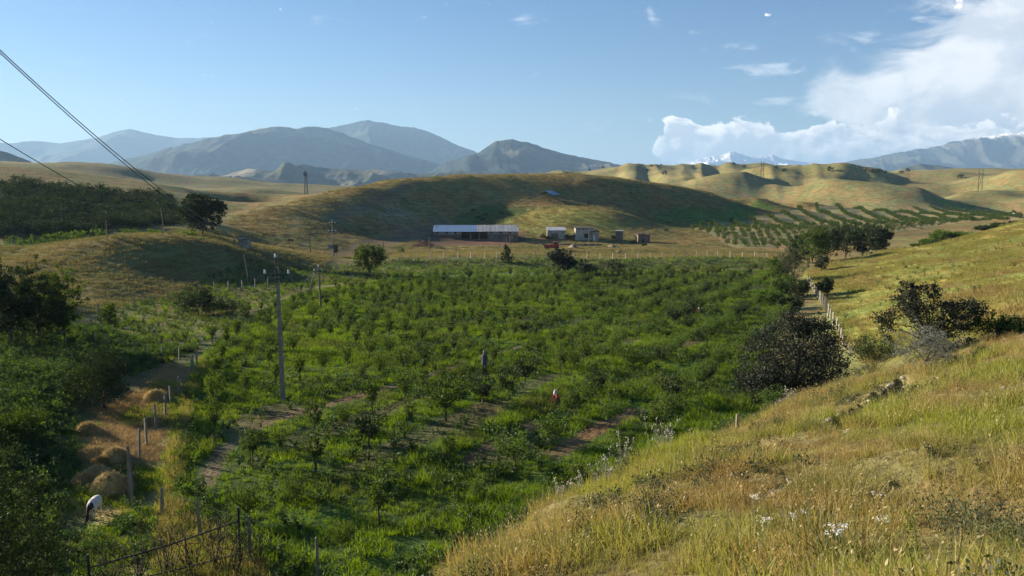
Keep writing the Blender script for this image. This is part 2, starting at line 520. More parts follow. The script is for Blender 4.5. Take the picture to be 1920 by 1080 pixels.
class MB:
    """collects boxes, tubes and lofts into one mesh"""
    def __init__(self): self.v = []; self.f = []

    def add(self, verts, faces):
        n = len(self.v)
        self.v += [tuple(v) for v in verts]
        self.f += [tuple(i + n for i in f) for f in faces]
        return self

    def box(self, c, s, rot=None):
        x, y, z = s[0] / 2, s[1] / 2, s[2] / 2
        vs = [Vector((a * x, b * y, d * z)) for d in (-1, 1) for a, b in ((-1, -1), (1, -1), (1, 1), (-1, 1))]
        if rot is not None: vs = [rot @ v for v in vs]
        vs = [v + Vector(c) for v in vs]
        return self.add(vs, [(3, 2, 1, 0), (4, 5, 6, 7), (0, 1, 5, 4), (1, 2, 6, 5), (2, 3, 7, 6), (3, 0, 4, 7)])

    def tube(self, pts, rad, n=6, cap=True):
        pts = [Vector(p) for p in pts]
        if not isinstance(rad, (list, tuple)): rad = [rad] * len(pts)
        rings = []
        ref = None
        for i, p in enumerate(pts):
            d = (pts[min(i + 1, len(pts) - 1)] - pts[max(i - 1, 0)])
            if d.length < 1e-9: d = Vector((0, 0, 1))
            d.normalize()
            if ref is None or abs(ref.dot(d)) > .98:
                ref = Vector((1, 0, 0)) if abs(d.x) < .8 else Vector((0, 1, 0))
            a = (ref - d * ref.dot(d)).normalized(); b = d.cross(a)
            ref = a
            rings.append([p + (a * math.cos(2 * math.pi * k / n) + b * math.sin(2 * math.pi * k / n)) * rad[i] for k in range(n)])
        vs = [v for r_ in rings for v in r_]
        fs = []
        for i in range(len(rings) - 1):
            for k in range(n):
                fs.append((i * n + k, i * n + (k + 1) % n, (i + 1) * n + (k + 1) % n, (i + 1) * n + k))
        if cap:
            fs.append(tuple(range(n - 1, -1, -1))); fs.append(tuple((len(rings) - 1) * n + k for k in range(n)))
        return self.add(vs, fs)

    def mesh(self, name, mat, smooth=False):
        return mesh_np(name, self.v, self.f, [mat] if not isinstance(mat, (list, tuple)) else mat, smooth)

    def build(self, name, mat, parent=None, smooth=False, loc=None):
        return ob(name, self.mesh(name, mat, smooth), parent, loc)


def empty(name, loc=(0, 0, 0), rz=0.0):
    o = bpy.data.objects.new(name, None)
    o.empty_display_size = 0.3
    COL.objects.link(o)
    o.location = loc; o.rotation_euler = (0, 0, rz)
    return o


def dup(root, loc, rz=0.0, scale=1.0):
    r_ = root.copy(); COL.objects.link(r_)
    r_.location = loc; r_.rotation_euler = (0, 0, rz); r_.scale = (scale,) * 3 if isinstance(scale, (int, float)) else scale
    for ch in list(root.children):
        k = ch.copy(); COL.objects.link(k); k.parent = r_
        for g in list(ch.children):
            h = g.copy(); COL.objects.link(h); h.parent = k
    return r_


# ------------------------------------------------------------------ materials
def new_mat(name):
    m = bpy.data.materials.new(name); m.use_nodes = True
    t = NT(m.node_tree); t.n.clear()
    out = t.node('ShaderNodeOutputMaterial')
    return m, t, out


def plain(name, col, rough=0.8, var=0.25, scale=6.0, metallic=0.0, bump=0.0):
    m, t, out = new_mat(name)
    b = t.node('ShaderNodeBsdfPrincipled')
    tcn = t.node('ShaderNodeTexCoord')
    n = t.noise(tcn.outputs['Object'], scale, 5.0, 0.6)
    n2 = t.noise(tcn.outputs['Object'], scale * 7, 3.0, 0.6)
    f = t.math('ADD', t.math('MULTIPLY', n, 0.65), t.math('MULTIPLY', n2, 0.35))
    lo = [c_ * (1 - var) for c_ in col]; hi = [min(1, c_ * (1 + var)) for c_ in col]
    t.l.new(t.mix(t.smooth(f, 0.35, 0.65), lo, hi), b.inputs['Base Color'])
    b.inputs['Roughness'].default_value = rough
    b.inputs['Metallic'].default_value = metallic
    if bump:
        bn = t.node('ShaderNodeBump'); bn.inputs['Strength'].default_value = bump
        bn.inputs['Distance'].default_value = 0.02
        t.l.new(n2, bn.inputs['Height']); t.l.new(bn.outputs[0], b.inputs['Normal'])
    t.l.new(b.outputs[0], out.inputs['Surface'])
    return m


def leafmat(name, cols, trans=0.4, gloss=0.02, patch=None, rough=0.6):
    """foliage: leaves let the low sun shine through; each plant and patch of plants differs a little"""
    m, t, out = new_mat(name)
    oi = t.node('ShaderNodeObjectInfo')
    geo = t.node('ShaderNodeNewGeometry')
    rnd = oi.outputs['Random']
    ri = geo.outputs['Random Per Island']
    f = t.math('ADD', t.math('MULTIPLY', rnd, 0.5), t.math('MULTIPLY', ri, 0.5))
    cr = t.node('ShaderNodeValToRGB')
    cr.color_ramp.interpolation = 'LINEAR'
    els = cr.color_ramp.elements
    while len(els) < len(cols): els.new(0.5)
    for i, c_ in enumerate(cols):
        els[i].position = i / (len(cols) - 1); els[i].color = (*c_, 1)
    t.l.new(f, cr.inputs[0])
    col = cr.outputs[0]
    if patch:
        pc, sc, lo, hi = patch
        n = t.noise(geo.outputs['Position'], sc, 3.0, 0.6)
        col = t.mix(t.smooth(n, lo, hi), col, pc)
    d = t.node('ShaderNodeBsdfDiffuse'); tr = t.node('ShaderNodeBsdfTranslucent')
    t.l.new(col, d.inputs[0])
    hs = t.node('ShaderNodeHueSaturation'); hs.inputs['Saturation'].default_value = 1.15; hs.inputs['Value'].default_value = 1.25
    hs.inputs['Hue'].default_value = 0.485
    t.l.new(col, hs.inputs['Color']); t.l.new(hs.outputs[0], tr.inputs[0])
    mx = t.node('ShaderNodeMixShader'); mx.inputs[0].default_value = trans
    t.l.new(d.outputs[0], mx.inputs[1]); t.l.new(tr.outputs[0], mx.inputs[2])
    g = t.node('ShaderNodeBsdfGlossy'); g.inputs['Roughness'].default_value = rough
    g.inputs[0].default_value = (1, 1, 1, 1)
    m2 = t.node('ShaderNodeMixShader'); m2.inputs[0].default_value = gloss
    t.l.new(mx.outputs[0], m2.inputs[1]); t.l.new(g.outputs[0], m2.inputs[2])
    t.l.new(m2.outputs[0], out.inputs['Surface'])
    return m

# ================================================================== ground and hills
def polydist(x, y, pts):
    best = np.full(x.shape, 1e9)
    for (x1, y1), (x2, y2) in zip(pts[:-1], pts[1:]):
        dx, dy = x2 - x1, y2 - y1
        t = np.clip(((x - x1) * dx + (y - y1) * dy) / (dx * dx + dy * dy + 1e-9), 0, 1)
        best = np.minimum(best, np.hypot(x - x1 - t * dx, y - y1 - t * dy))
    return best


def P2(*pp):
    return [tuple(at(*p)[:2]) for p in pp]


ROWDIR = np.array([math.sin(R(27)), math.cos(R(27))])      # the tree rows run this way
ROWN = np.array([ROWDIR[1], -ROWDIR[0]])
TRACK = P2((385, 905), (415, 845), (500, 792), (640, 752), (760, 718), (900, 672), (1010, 640))
FURROW = P2((880, 868), (960, 812), (1010, 795))
FURROW2 = P2((1040, 850), (1120, 800), (1190, 770))
HILLPATH = P2((660, 478), (740, 450), (800, 432), (830, 415))
SPURPATH = P2((622, 412), (650, 401), (690, 386), (730, 366), (768, 347))
YARD = P2((770, 462), (790, 440), (815, 425), (960, 425), (985, 442), (975, 452), (940, 462), (860, 462))
GREENPATCH = P2((838, 418), (850, 396), (900, 382), (980, 392), (960, 412), (920, 424))
GREENPATCH2 = P2((1205, 412), (1240, 395), (1330, 388), (1420, 385), (1450, 390), (1390, 408), (1300, 424), (1260, 424))
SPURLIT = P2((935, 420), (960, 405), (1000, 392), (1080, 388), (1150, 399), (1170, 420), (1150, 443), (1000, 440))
SCREE = P2((700, 410), (720, 392), (750, 378), (775, 400), (790, 420), (740, 425))
STRIP = P2((720, 525), (730, 508), (900, 512), (1100, 508), (1240, 505), (1200, 516), (1000, 524))
BARE = P2((1540, 800), (1580, 775), (1640, 738), (1690, 708), (1715, 716), (1660, 760), (1600, 800))
BARE2 = P2((1350, 852), (1400, 830), (1470, 820), (1440, 858), (1370, 865))
BARE3 = P2((1412, 940), (1440, 918), (1480, 898), (1488, 908), (1450, 936))
REDDISH = P2((1600, 925), (1680, 900), (1830, 890), (1830, 935), (1700, 940))
BANK = P2((10, 690), (60, 655), (140, 645), (150, 660), (90, 690))
ORCH_L = P2((0, 452), (0, 352), (120, 358), (240, 372), (330, 382), (335, 425), (230, 431), (100, 447)) + [tuple(W2(-200, 170)), tuple(W2(-250, 300)), tuple(W2(-60, 300))]
ORCH_R = P2((1292, 428), (1340, 418), (1430, 407), (1520, 394), (1700, 391), (1915, 389), (1915, 412), (1700, 432), (1560, 455), (1470, 468), (1370, 464))
VALLEYG = P2((1690, 390), (1720, 385), (1800, 380), (1830, 383), (1790, 390))
VALLEYD = P2((1490, 385), (1580, 392), (1600, 388), (1560, 378))

SCARPS += [(BARE, .38), (BARE2, .22), (BARE3, .12), (REDDISH, .12)]


def cover(x, y, z):
    """base colour of what grows or lies on each bit of ground, with sunlight painted on the spur"""
    n = x.size
    r = np.hypot(x, y)
    th = np.arctan2(x, y)
    colr = np.empty((n, 3))
    colr[:] = (0.20, 0.175, 0.075)
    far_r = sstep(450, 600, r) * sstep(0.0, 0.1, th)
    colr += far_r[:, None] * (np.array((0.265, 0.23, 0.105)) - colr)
    g = sstep(.50, .68, fbm(x / 60, y / 60, 4, 91)) * .65
    colr += (g * (1 - .55 * far_r))[:, None] * (np.array((0.15, 0.155, 0.05)) - colr)

    def put(mask, c_, k=1.0):
        m = np.asarray(mask, float) * k
        colr[:] = colr + m[:, None] * (np.array(c_) - colr)

    put((y > 178) & (y < 262) & (x > -40) & (x < 75), (0.19, 0.18, 0.065), .8)
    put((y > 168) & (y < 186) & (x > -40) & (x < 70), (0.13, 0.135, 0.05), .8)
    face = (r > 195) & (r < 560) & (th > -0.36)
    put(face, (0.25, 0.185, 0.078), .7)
    put((r > 60) & (r < 230) & (th < -0.2), (0.17, 0.15, 0.06), .8)
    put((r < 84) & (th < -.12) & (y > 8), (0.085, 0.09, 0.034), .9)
    put(softpoly(x, y, ORCH_L, 5, 20), (0.07, 0.085, 0.03))
    put(softpoly(x, y, ORCH_R, 3, 20), (0.33, 0.27, 0.14))
    put(softpoly(x, y, GREENPATCH, 6, 20), (0.085, 0.125, 0.035), .9)
    put(softpoly(x, y, GREENPATCH2, 8, 25), (0.12, 0.20, 0.045), .95)
    put(softpoly(x, y, VALLEYG, 6, 25), (0.10, 0.20, 0.05), .9)
    put(softpoly(x, y, VALLEYD, 6, 25), (0.12, 0.12, 0.05), .5)
    put(softpoly(x, y, SPURLIT, 4, 16), (0.30, 0.27, 0.075), .9)  # sunlit part of the spur, its light painted in as paler ground
    put(softpoly(x, y, SCREE, 5, 10), (0.30, 0.26, 0.19), .55)
    put(softpoly(x, y, YARD, 4, 12), (0.15, 0.095, 0.065), .95)
    put(softpoly(x, y, HAYSTRIP, 1.2, 4), (0.30, 0.23, 0.09))
    put(softpoly(x, y, GREEN, 3, 9), (0.235, 0.235, 0.066))
    put(softpoly(x, y, SLOPE, 1.0, 3), (0.17, 0.13, 0.06))
    fld = softpoly(x, y, FIELD, 1.5, 5)
    q = (x * ROWN[0] + y * ROWN[1]) / 5.2 * 2 * math.pi
    rowv = 0.5 + 0.5 * np.cos(q + 1.5 * (fbm(x / 9, y / 9, 2, 12) - .5))
    gr = sstep(.24, .44, fbm(x / 8, y / 8, 3, 61) + .34 * rowv)
    fc = np.array((0.085, 0.085, 0.035))[None] * (1 - gr[:, None]) + np.array((0.06, 0.105, 0.022))[None] * gr[:, None]
    colr[fld] = fc[fld]
    put(softpoly(x, y, STRIP, 2, 8), (0.10, 0.17, 0.045), .9)
    put(softpoly(x, y, BARE, .25, .8), (0.40, 0.31, 0.19), .9)
    put(softpoly(x, y, BARE2, .25, .8), (0.33, 0.25, 0.14), .8)
    put(softpoly(x, y, BARE3, .10, .4), (0.48, 0.40, 0.27), .95)
    put(softpoly(x, y, REDDISH, .3, .8), (0.20, 0.12, 0.06), .7)
    put(softpoly(x, y, BANK, 1.0, 3), (0.20, 0.13, 0.07), .9)

    def line(pts, wdt, c_, k=1.0, wob=.5):
        d_ = polydist(x + wob * (fbm(x / 3, y / 3, 2, 7) - .5), y + wob * (fbm(x / 3, y / 3, 2, 8) - .5), pts)
        put(1 - sstep(wdt * .6, wdt, d_), c_, k)
    line(TRACK, 0.55, (0.16, 0.115, 0.075), .95)
    line(FURROW, 0.7, (0.14, 0.095, 0.055), .9)
    line(FURROW2, 0.8, (0.15, 0.10, 0.06), .9)
    line(HILLPATH, 4.5, (0.19, 0.135, 0.09), .8, 3)
    line(SPURPATH, 3.2, (0.19, 0.15, 0.10), .7, 2)
    return np.clip(colr, 0.01, 0.9)


def ground_mat():
    m, t, out = new_mat('ground_cover')
    b = t.node('ShaderNodeBsdfPrincipled')
    b.inputs['Roughness'].default_value = 0.95
    b.inputs['Specular IOR Level'].default_value = 0.1
    at_ = t.node('ShaderNodeAttribute', attribute_name='cover')
    geo = t.node('ShaderNodeNewGeometry'); pos = geo.outputs['Position']
    n1 = t.noise(pos, 0.03, 5.0, 0.6); n2 = t.noise(pos, 0.28, 5.0, 0.65); n3 = t.noise(pos, 2.6, 4.0, 0.65)
    f = t.math('ADD', t.math('ADD', t.math('MULTIPLY', n1, 0.35), t.math('MULTIPLY', n2, 0.4)), t.math('MULTIPLY', n3, 0.3))
    k = t.smooth(f, 0.36, 0.68, 0.55, 1.45)
    sc = t.node('ShaderNodeVectorMath', operation='SCALE')
    t.l.new(at_.outputs['Color'], sc.inputs[0]); t.l.new(k, sc.inputs['Scale'])
    # stock paths worn along the contours
    sx = t.node('ShaderNodeSeparateXYZ'); t.l.new(pos, sx.inputs[0])
    wv = t.math('SINE', t.math('ADD', t.math('MULTIPLY', sx.outputs[2], 5.2), t.math('MULTIPLY', n2, 9.0)))
    tr = t.smooth(wv, .55, 1.0)
    n5 = t.noise(pos, 14.0, 3.0, 0.6)
    k = t.math('MULTIPLY', k, t.math('SUBTRACT', 1.0, t.math('MULTIPLY', tr, 0.16)))
    k = t.math('MULTIPLY', k, t.smooth(n5, .3, .7, .72, 1.28))
    sc.inputs['Scale'].default_value = 1.0; t.l.new(k, sc.inputs['Scale'])
    # greener and browner drifts
    n4 = t.noise(pos, 0.09, 4.0, 0.6)
    tint = t.mix(t.smooth(n4, 0.38, 0.62), (1.14, 0.96, 0.86), (0.88, 1.06, 0.92))
    c_ = t.mix(1.0, sc.outputs[0], tint, 'MULTIPLY')
    t.l.new(c_, b.inputs['Base Color'])
    bn = t.node('ShaderNodeBump'); bn.inputs['Strength'].default_value = 0.8; bn.inputs['Distance'].default_value = 0.5
    hgt = t.math('ADD', t.math('MULTIPLY', n2, 1.2), t.math('ADD', t.math('MULTIPLY', n3, 0.35), t.math('MULTIPLY', n5, 0.10)))
    hgt = t.math('SUBTRACT', hgt, t.math('MULTIPLY', tr, 0.25))
    t.l.new(hgt, bn.inputs['Height']); t.l.new(bn.outputs[0], b.inputs['Normal'])
    t.l.new(b.outputs[0], out.inputs['Surface'])
    return m


M_GROUND = ground_mat()


def set_cover(me, cols):
    a = me.color_attributes.new('cover', 'FLOAT_COLOR', 'POINT')
    buf = np.ones((len(me.vertices), 4), np.float32); buf[:, :3] = cols
    a.data.foreach_set('color', buf.ravel())


TH = np.concatenate([np.linspace(-180, -90, 19)[:-1], np.linspace(-90, -36, 46)[:-1], np.linspace(-36, 36, 731)[:-1], np.linspace(36, 90, 28)[:-1], np.linspace(90, 180, 19)])
TH = R(1) * TH
RR = np.concatenate([np.exp(np.linspace(math.log(1.2), math.log(2000), 460)), np.exp(np.linspace(math.log(2000), math.log(26000), 16))[1:]])


def polar_sheet(name, rr):
    A, B = np.meshgrid(TH, rr, indexing='ij')
    x = (B * np.sin(A)).ravel(); y = (B * np.cos(A)).ravel()
    z = H(x, y)
    nt, nr = A.shape
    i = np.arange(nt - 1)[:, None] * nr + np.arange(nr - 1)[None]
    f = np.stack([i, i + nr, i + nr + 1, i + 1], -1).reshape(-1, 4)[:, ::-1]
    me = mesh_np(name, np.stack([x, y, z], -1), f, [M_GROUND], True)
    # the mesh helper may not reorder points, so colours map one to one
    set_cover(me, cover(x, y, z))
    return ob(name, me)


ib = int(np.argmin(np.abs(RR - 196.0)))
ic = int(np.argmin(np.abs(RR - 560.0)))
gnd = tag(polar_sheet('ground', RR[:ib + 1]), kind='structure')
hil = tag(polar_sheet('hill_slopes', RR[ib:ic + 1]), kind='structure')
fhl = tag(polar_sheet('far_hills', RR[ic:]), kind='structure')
# close the small hole under the camera
zc = MB()
ring = [(1.2 * math.sin(a), 1.2 * math.cos(a)) for a in np.linspace(0, 2 * math.pi, 25)[:-1]]
zs = H(np.array([p[0] for p in ring]), np.array([p[1] for p in ring]))
zc.add([(p[0], p[1], z_ - .004) for p, z_ in zip(ring, zs)], [tuple(range(23, -1, -1))])
cp = zc.build('ground_patch', M_GROUND); tag(cp, kind='structure')
set_cover(cp.data, np.tile((.235, .18, .07), (24, 1)))


# ================================================================== mountains
def mount_mat():
    m, t, out = new_mat('mountain_side')
    b = t.node('ShaderNodeBsdfPrincipled'); b.inputs['Roughness'].default_value = 0.95
    b.inputs['Specular IOR Level'].default_value = 0.05
    at_ = t.node('ShaderNodeAttribute', attribute_name='cover')
    geo = t.node('ShaderNodeNewGeometry'); pos = geo.outputs['Position']
    n1 = t.noise(pos, 0.012, 6.0, 0.65)
    k = t.smooth(n1, 0.35, 0.65, 0.65, 1.35)
    sc = t.node('ShaderNodeVectorMath', operation='SCALE')
    t.l.new(at_.outputs['Color'], sc.inputs[0]); t.l.new(k, sc.inputs['Scale'])
    t.l.new(sc.outputs[0], b.inputs['Base Color'])
    bn = t.node('ShaderNodeBump'); bn.inputs['Strength'].default_value = 1.0; bn.inputs['Distance'].default_value = 9.0
    t.l.new(n1, bn.inputs['Height']); t.l.new(bn.outputs[0], b.inputs['Normal'])
    t.l.new(b.outputs[0], out.inputs['Surface'])
    return m


M_MOUNT = mount_mat()


def mountain(name, prof, Y, depth_, amp, lam, base, patch=None, snow=None, seed=1, nx=300, ny=56, jag=1.0):
    px = np.array([p[0] for p in prof], float); py = np.array([p[1] for p in prof], float)
    X = np.linspace(px[0], px[-1], nx)
    # smooth then roughen the skyline a little
    yv = np.interp(X, px, py)
    yv += jag * (fbm(X / 16.0, X * 0 + seed, 5, seed, .6) - .5) * 4.4
    crest = HC + (365.0 - yv) / FPX * Y * 1.007
    s = np.linspace(-1, 1, ny)
    s = np.sign(s) * np.abs(s) ** 1.35
    xx = np.repeat(((X - 960) / FPX * Y)[:, None], ny, 1)
    ss = np.repeat(s[None], nx, 0)
    cz_ = np.repeat(crest[:, None], ny, 1)
    yy = Y + ss * depth_ + (fbm(xx / (lam * 1.6), ss * 0 + 3, 3, seed + 3) - .5) * depth_ * .55
    xx = xx + ss * (fbm(xx / lam, ss * 1.5, 2, seed + 8) - .5) * depth_ * 0.5
    fall = 1 - np.abs(ss) ** 0.92
    zb = -60.0
    z = zb + (cz_ - zb) * fall
    side = sstep(0.0, 0.22, np.abs(ss)) * sstep(0.0, .35, 1 - np.abs(ss))
    z = z + side * (ridged(xx / lam, yy / lam * .8, 5, seed) - .45) * amp
    z = np.minimum(z, cz_ + 0 * z)
    v = np.stack([xx, yy, z], -1).reshape(-1, 3)
    i = np.arange(nx - 1)[:, None] * ny + np.arange(ny - 1)[None]
    f = np.stack([i, i + ny, i + ny + 1, i + 1], -1).reshape(-1, 4)
    me = mesh_np(name, v, f, [M_MOUNT], True)
    x_, y_, z_ = v.T
    colr = np.tile(np.array(base, float), (len(v), 1))
    if patch:
        k = sstep(patch[1], patch[1] + .12, fbm(x_ / patch[2], y_ / patch[2], 5, seed + 20))
        colr += k[:, None] * (np.array(patch[0]) - colr) * .8
    if snow:
        g = np.gradient(z, axis=0)
        n_ = fbm(x_ / (lam * .22), y_ / (lam * .6), 5, seed + 40)
        k = sstep(-.13, .13, (z_ - snow) / (snow + 50) * 1.1 + (n_ - .5) * .95)
        colr += k[:, None] * (np.array((0.82, 0.84, 0.88)) - colr)
    set_cover(me, colr)
    return tag(ob(name, me), kind='structure')


GREY = (0.030, 0.046, 0.044)
mountain('mountain_range', [(-420, 300), (-200, 290), (0, 268), (40, 272), (75, 266), (130, 272), (200, 262), (225, 250), (254, 244), (290, 254), (340, 260), (425, 258), (520, 275), (640, 310)],
         13500, 3200, 330, 1500, GREY, ((.12, .11, .07), .55, 700), seed=3)
mountain('mountain_range', [(120, 345), (225, 305), (300, 291), (370, 274), (430, 262), (470, 256), (500, 246), (530, 240), (560, 243), (590, 238), (612, 240), (640, 250), (700, 273), (760, 291), (830, 310), (920, 340)],
         7600, 2200, 210, 900, GREY, ((.13, .12, .08), .56, 500), seed=11)
mountain('mountain_range', [(480, 300), (560, 262), (620, 240), (660, 232), (690, 225), (715, 230), (740, 235), (780, 240), (820, 254), (850, 269), (895, 287), (960, 310), (1040, 340)],
         10500, 2400, 380, 1200, GREY, ((.13, .12, .08), .54, 600), seed=21)
mountain('mountain_range', [(760, 345), (840, 306), (900, 288), (930, 268), (960, 264), (990, 268), (1020, 278), (1060, 290), (1130, 304), (1180, 316), (1260, 340)],
         6000, 1700, 170, 700, GREY, ((.12, .11, .07), .56, 400), seed=31)
mountain('foothills', [(290, 366), (330, 346), (400, 336), (450, 323), (480, 318), (540, 323), (580, 310), (600, 315), (660, 318), (720, 320), (780, 327), (860, 320), (940, 325), (1020, 345)],
         3900, 1300, 120, 420, (.075, .08, .05), ((.26, .23, .17), .52, 190), seed=44)
mountain('foothills', [(-200, 330), (-60, 292), (0, 282), (20, 288), (45, 300), (90, 322)], 2600, 600, 60, 300, (.15, .14, .07), seed=51, nx=100)
mountain('snowy_mountain', [(1225, 345), (1260, 320), (1290, 305), (1320, 297), (1345, 293), (1365, 286), (1390, 293), (1420, 295), (1440, 291), (1470, 302), (1510, 305), (1600, 330)],
         19500, 2600, 500, 1300, (.13, .13, .12), snow=520, seed=61, jag=1.5)
mountain('snowy_mountain', [(1440, 335), (1500, 319), (1560, 309), (1640, 295), (1680, 287), (1700, 284), (1760, 275), (1800, 264), (1840, 258), (1890, 250), (1920, 246), (2000, 234), (2150, 240), (2400, 290)],
         12500, 3000, 620, 1050, (.06, .066, .05), ((.13, .12, .09), .55, 500), snow=960, seed=71, nx=420, jag=1.1)
mountain('foothills', [(1600, 345), (1660, 318), (1700, 309), (1740, 312), (1800, 320), (1900, 345)], 5200, 900, 120, 500, (.11, .115, .07), seed=81, nx=120)

# ================================================================== air
hz = MB().box((0, 9000, 620), (52000, 45000, 1500))      # z -130 .. 1870
m, t, out = new_mat('haze_air')
pv = t.node('ShaderNodeVolumePrincipled')
pv.inputs['Color'].default_value = (0.40, 0.66, 1.0, 1)
pv.inputs['Density'].default_value = 0.000066
pv.inputs['Anisotropy'].default_value = 0.15
t.l.new(pv.outputs[0], out.inputs['Volume'])
haze = tag(hz.build('haze', m), kind='stuff')

# ================================================================== foliage builders
def unit(v): return v / np.maximum(np.linalg.norm(v, axis=-1, keepdims=True), 1e-9)


def leaf_quads(rng, cen, out, size, asp=0.55, up=0.35, jit=0.9):
    """one folded-flat leaf per centre; leaves lean outward from the plant"""
    n = len(cen)
    a = unit(out * 0.8 + rng.normal(0, jit, (n, 3)) + np.array([0, 0, up]))
    h = unit(rng.normal(0, 1, (n, 3)))
    b = unit(np.cross(a, h))
    L = size * rng.uniform(.65, 1.25, (n, 1)); Wd = L * asp
    nn = np.cross(a, b)
    p0 = cen - a * L * .5; p2 = cen + a * L * .5
    p1 = cen + b * Wd * .5 + nn * L * .06; p3 = cen - b * Wd * .5 + nn * L * .06
    v = np.stack([p0, p1, p2, p3], 1).reshape(-1, 3)
    f = np.arange(n * 4).reshape(n, 4)
    return v, f


def crown_np(rng, blobs, nclump, per, clump_r, leaf, asp=.55, shell=2.2, spiky=0.0):
    """blobs: list of (centre, radii, weight). Leaves sit in clumps spread mostly through the outer part."""
    cs = []
    w = np.array([b[2] for b in blobs], float); w /= w.sum()
    pick = rng.choice(len(blobs), nclump, p=w)
    d = unit(rng.normal(0, 1, (nclump, 3)))
    rad = rng.uniform(0, 1, (nclump, 1)) ** (1.0 / (3 * shell * .6))
    rad = rad * (1 + spiky * rng.normal(0, 1, (nclump, 1)).clip(-.5, 2.2))
    cenb = np.array([b[0] for b in blobs], float)[pick]; rb = np.array([b[1] for b in blobs], float)[pick]
    cc = cenb + d * rb * rad
    cr = clump_r * rng.uniform(.6, 1.5, (nclump, 1))
    k = np.repeat(np.arange(nclump), per)
    cen = cc[k] + rng.normal(0, 1, (len(k), 3)) * cr[k] * np.array([.55, .55, .45])
    out = unit(cen - cenb[k] + np.array([0, 0, .2]))
    keep = cen[:, 2] > 0.03
    cen, out = cen[keep], out[keep]
    return leaf_quads(rng, cen, out, leaf, asp), cc


def crown_mesh(name, rng, mat, *a, **k):
    (v, f), cc = crown_np(rng, *a, **k)
    return mesh_np(name, v, f, [mat]), cc


def limbs(rng, h_trunk, r0, targets, bend=.25, n=6, lean=(0, 0)):
    """tapered trunk with limbs reaching towards the given points"""
    mb = MB()
    top = Vector((lean[0], lean[1], h_trunk))
    mid = Vector((lean[0] * .3 + rng.normal(0, .05) * h_trunk, lean[1] * .3 + rng.normal(0, .05) * h_trunk, h_trunk * .5))
    mb.tube([(0, 0, -.25), (0, 0, .0), mid, top], [r0 * 1.25, r0, r0 * .8, r0 * .62], n)
    for tg in targets:
        tg = Vector(tg)
        st = top * float(rng.uniform(.75, 1.0))
        m1 = st.lerp(tg, .5) + Vector(rng.normal(0, bend, 3)) * (tg - st).length * .25 + Vector((0, 0, (tg - st).length * .08))
        mb.tube([st, m1, tg], [r0 * .45, r0 * .28, r0 * .08], 4)
    return mb


BARK = plain('bark', (0.10, 0.075, 0.05), .9, .4, 5.0)
BARK_D = plain('dark_bark', (0.055, 0.042, 0.03), .9, .4, 5.0)
LEAF_MID = leafmat('leaf_mid_green', [(.035, .065, .012), (.055, .095, .016), (.075, .115, .018)], .42, .015)
LEAF_DARK = leafmat('leaf_dark_green', [(.020, .036, .012), (.032, .052, .015), (.042, .064, .017)], .22, .015)
LEAF_BRIGHT = leafmat('leaf_bright_green', [(.05, .10, .018), (.075, .135, .025), (.10, .155, .03)], .48, .015)
LEAF_GREY = leafmat('leaf_grey', [(.10, .11, .085), (.19, .20, .17), (.30, .31, .28)], .2, .015)
LEAF_WALNUT = leafmat('leaf_blackish', [(.024, .032, .020), (.036, .044, .028), (.055, .062, .045)], .16, .015)
LEAF_OLIVE = leafmat('leaf_olive', [(.04, .055, .028), (.06, .075, .036), (.075, .085, .04)], .25, .015)
LEAF_SAP = leafmat('leaf_orchard', [(.045, .082, .016), (.072, .12, .02), (.10, .15, .026)], .5, .015)
GRASS_DRY = leafmat('dry_grass_blade', [(.17, .185, .05), (.30, .26, .08), (.38, .31, .12), (.20, .215, .05)], .42, .015, patch=((.13, .15, .045), .55, .50, .64))
GRASS_RED = leafmat('red_grass_blade', [(.24, .17, .06), (.31, .235, .085), (.27, .21, .07)], .4, .015)
GRASS_LUSH = leafmat('lush_grass_blade', [(.070, .142, .012), (.118, .205, .016), (.172, .25, .028)], .52, .02, patch=((.10, .13, .028), .16, .48, .66))
GRASS_PALE = leafmat('pale_grass_blade', [(.185, .225, .05), (.27, .30, .06), (.34, .325, .085)], .45, .015, patch=((.27, .25, .08), .12, .46, .66))
GRASS_MEADOW = leafmat('meadow_grass_blade', [(.18, .195, .052), (.25, .25, .065), (.31, .275, .085)], .45, .015, patch=((.29, .235, .09), .14, .44, .64))
GRASS_HILL = leafmat('hill_grass_blade', [(.17, .155, .06), (.24, .205, .08), (.19, .19, .06)], .35, .02, patch=((.12, .13, .045), .04, .45, .62))
WEED = leafmat('weed_leaf', [(.028, .056, .016), (.042, .080, .020), (.058, .10, .026)], .42, .025, rough=.6)
SEED = leafmat('seed_head', [(.42, .34, .17), (.5, .42, .24)], .3, .015)
STRAW_M = leafmat('straw_blade', [(.28, .19, .08), (.38, .28, .12), (.46, .36, .18)], .3, .015)
WHITE_PETAL = leafmat('white_petal', [(.72, .72, .66), (.8, .8, .75)], .3, .02)


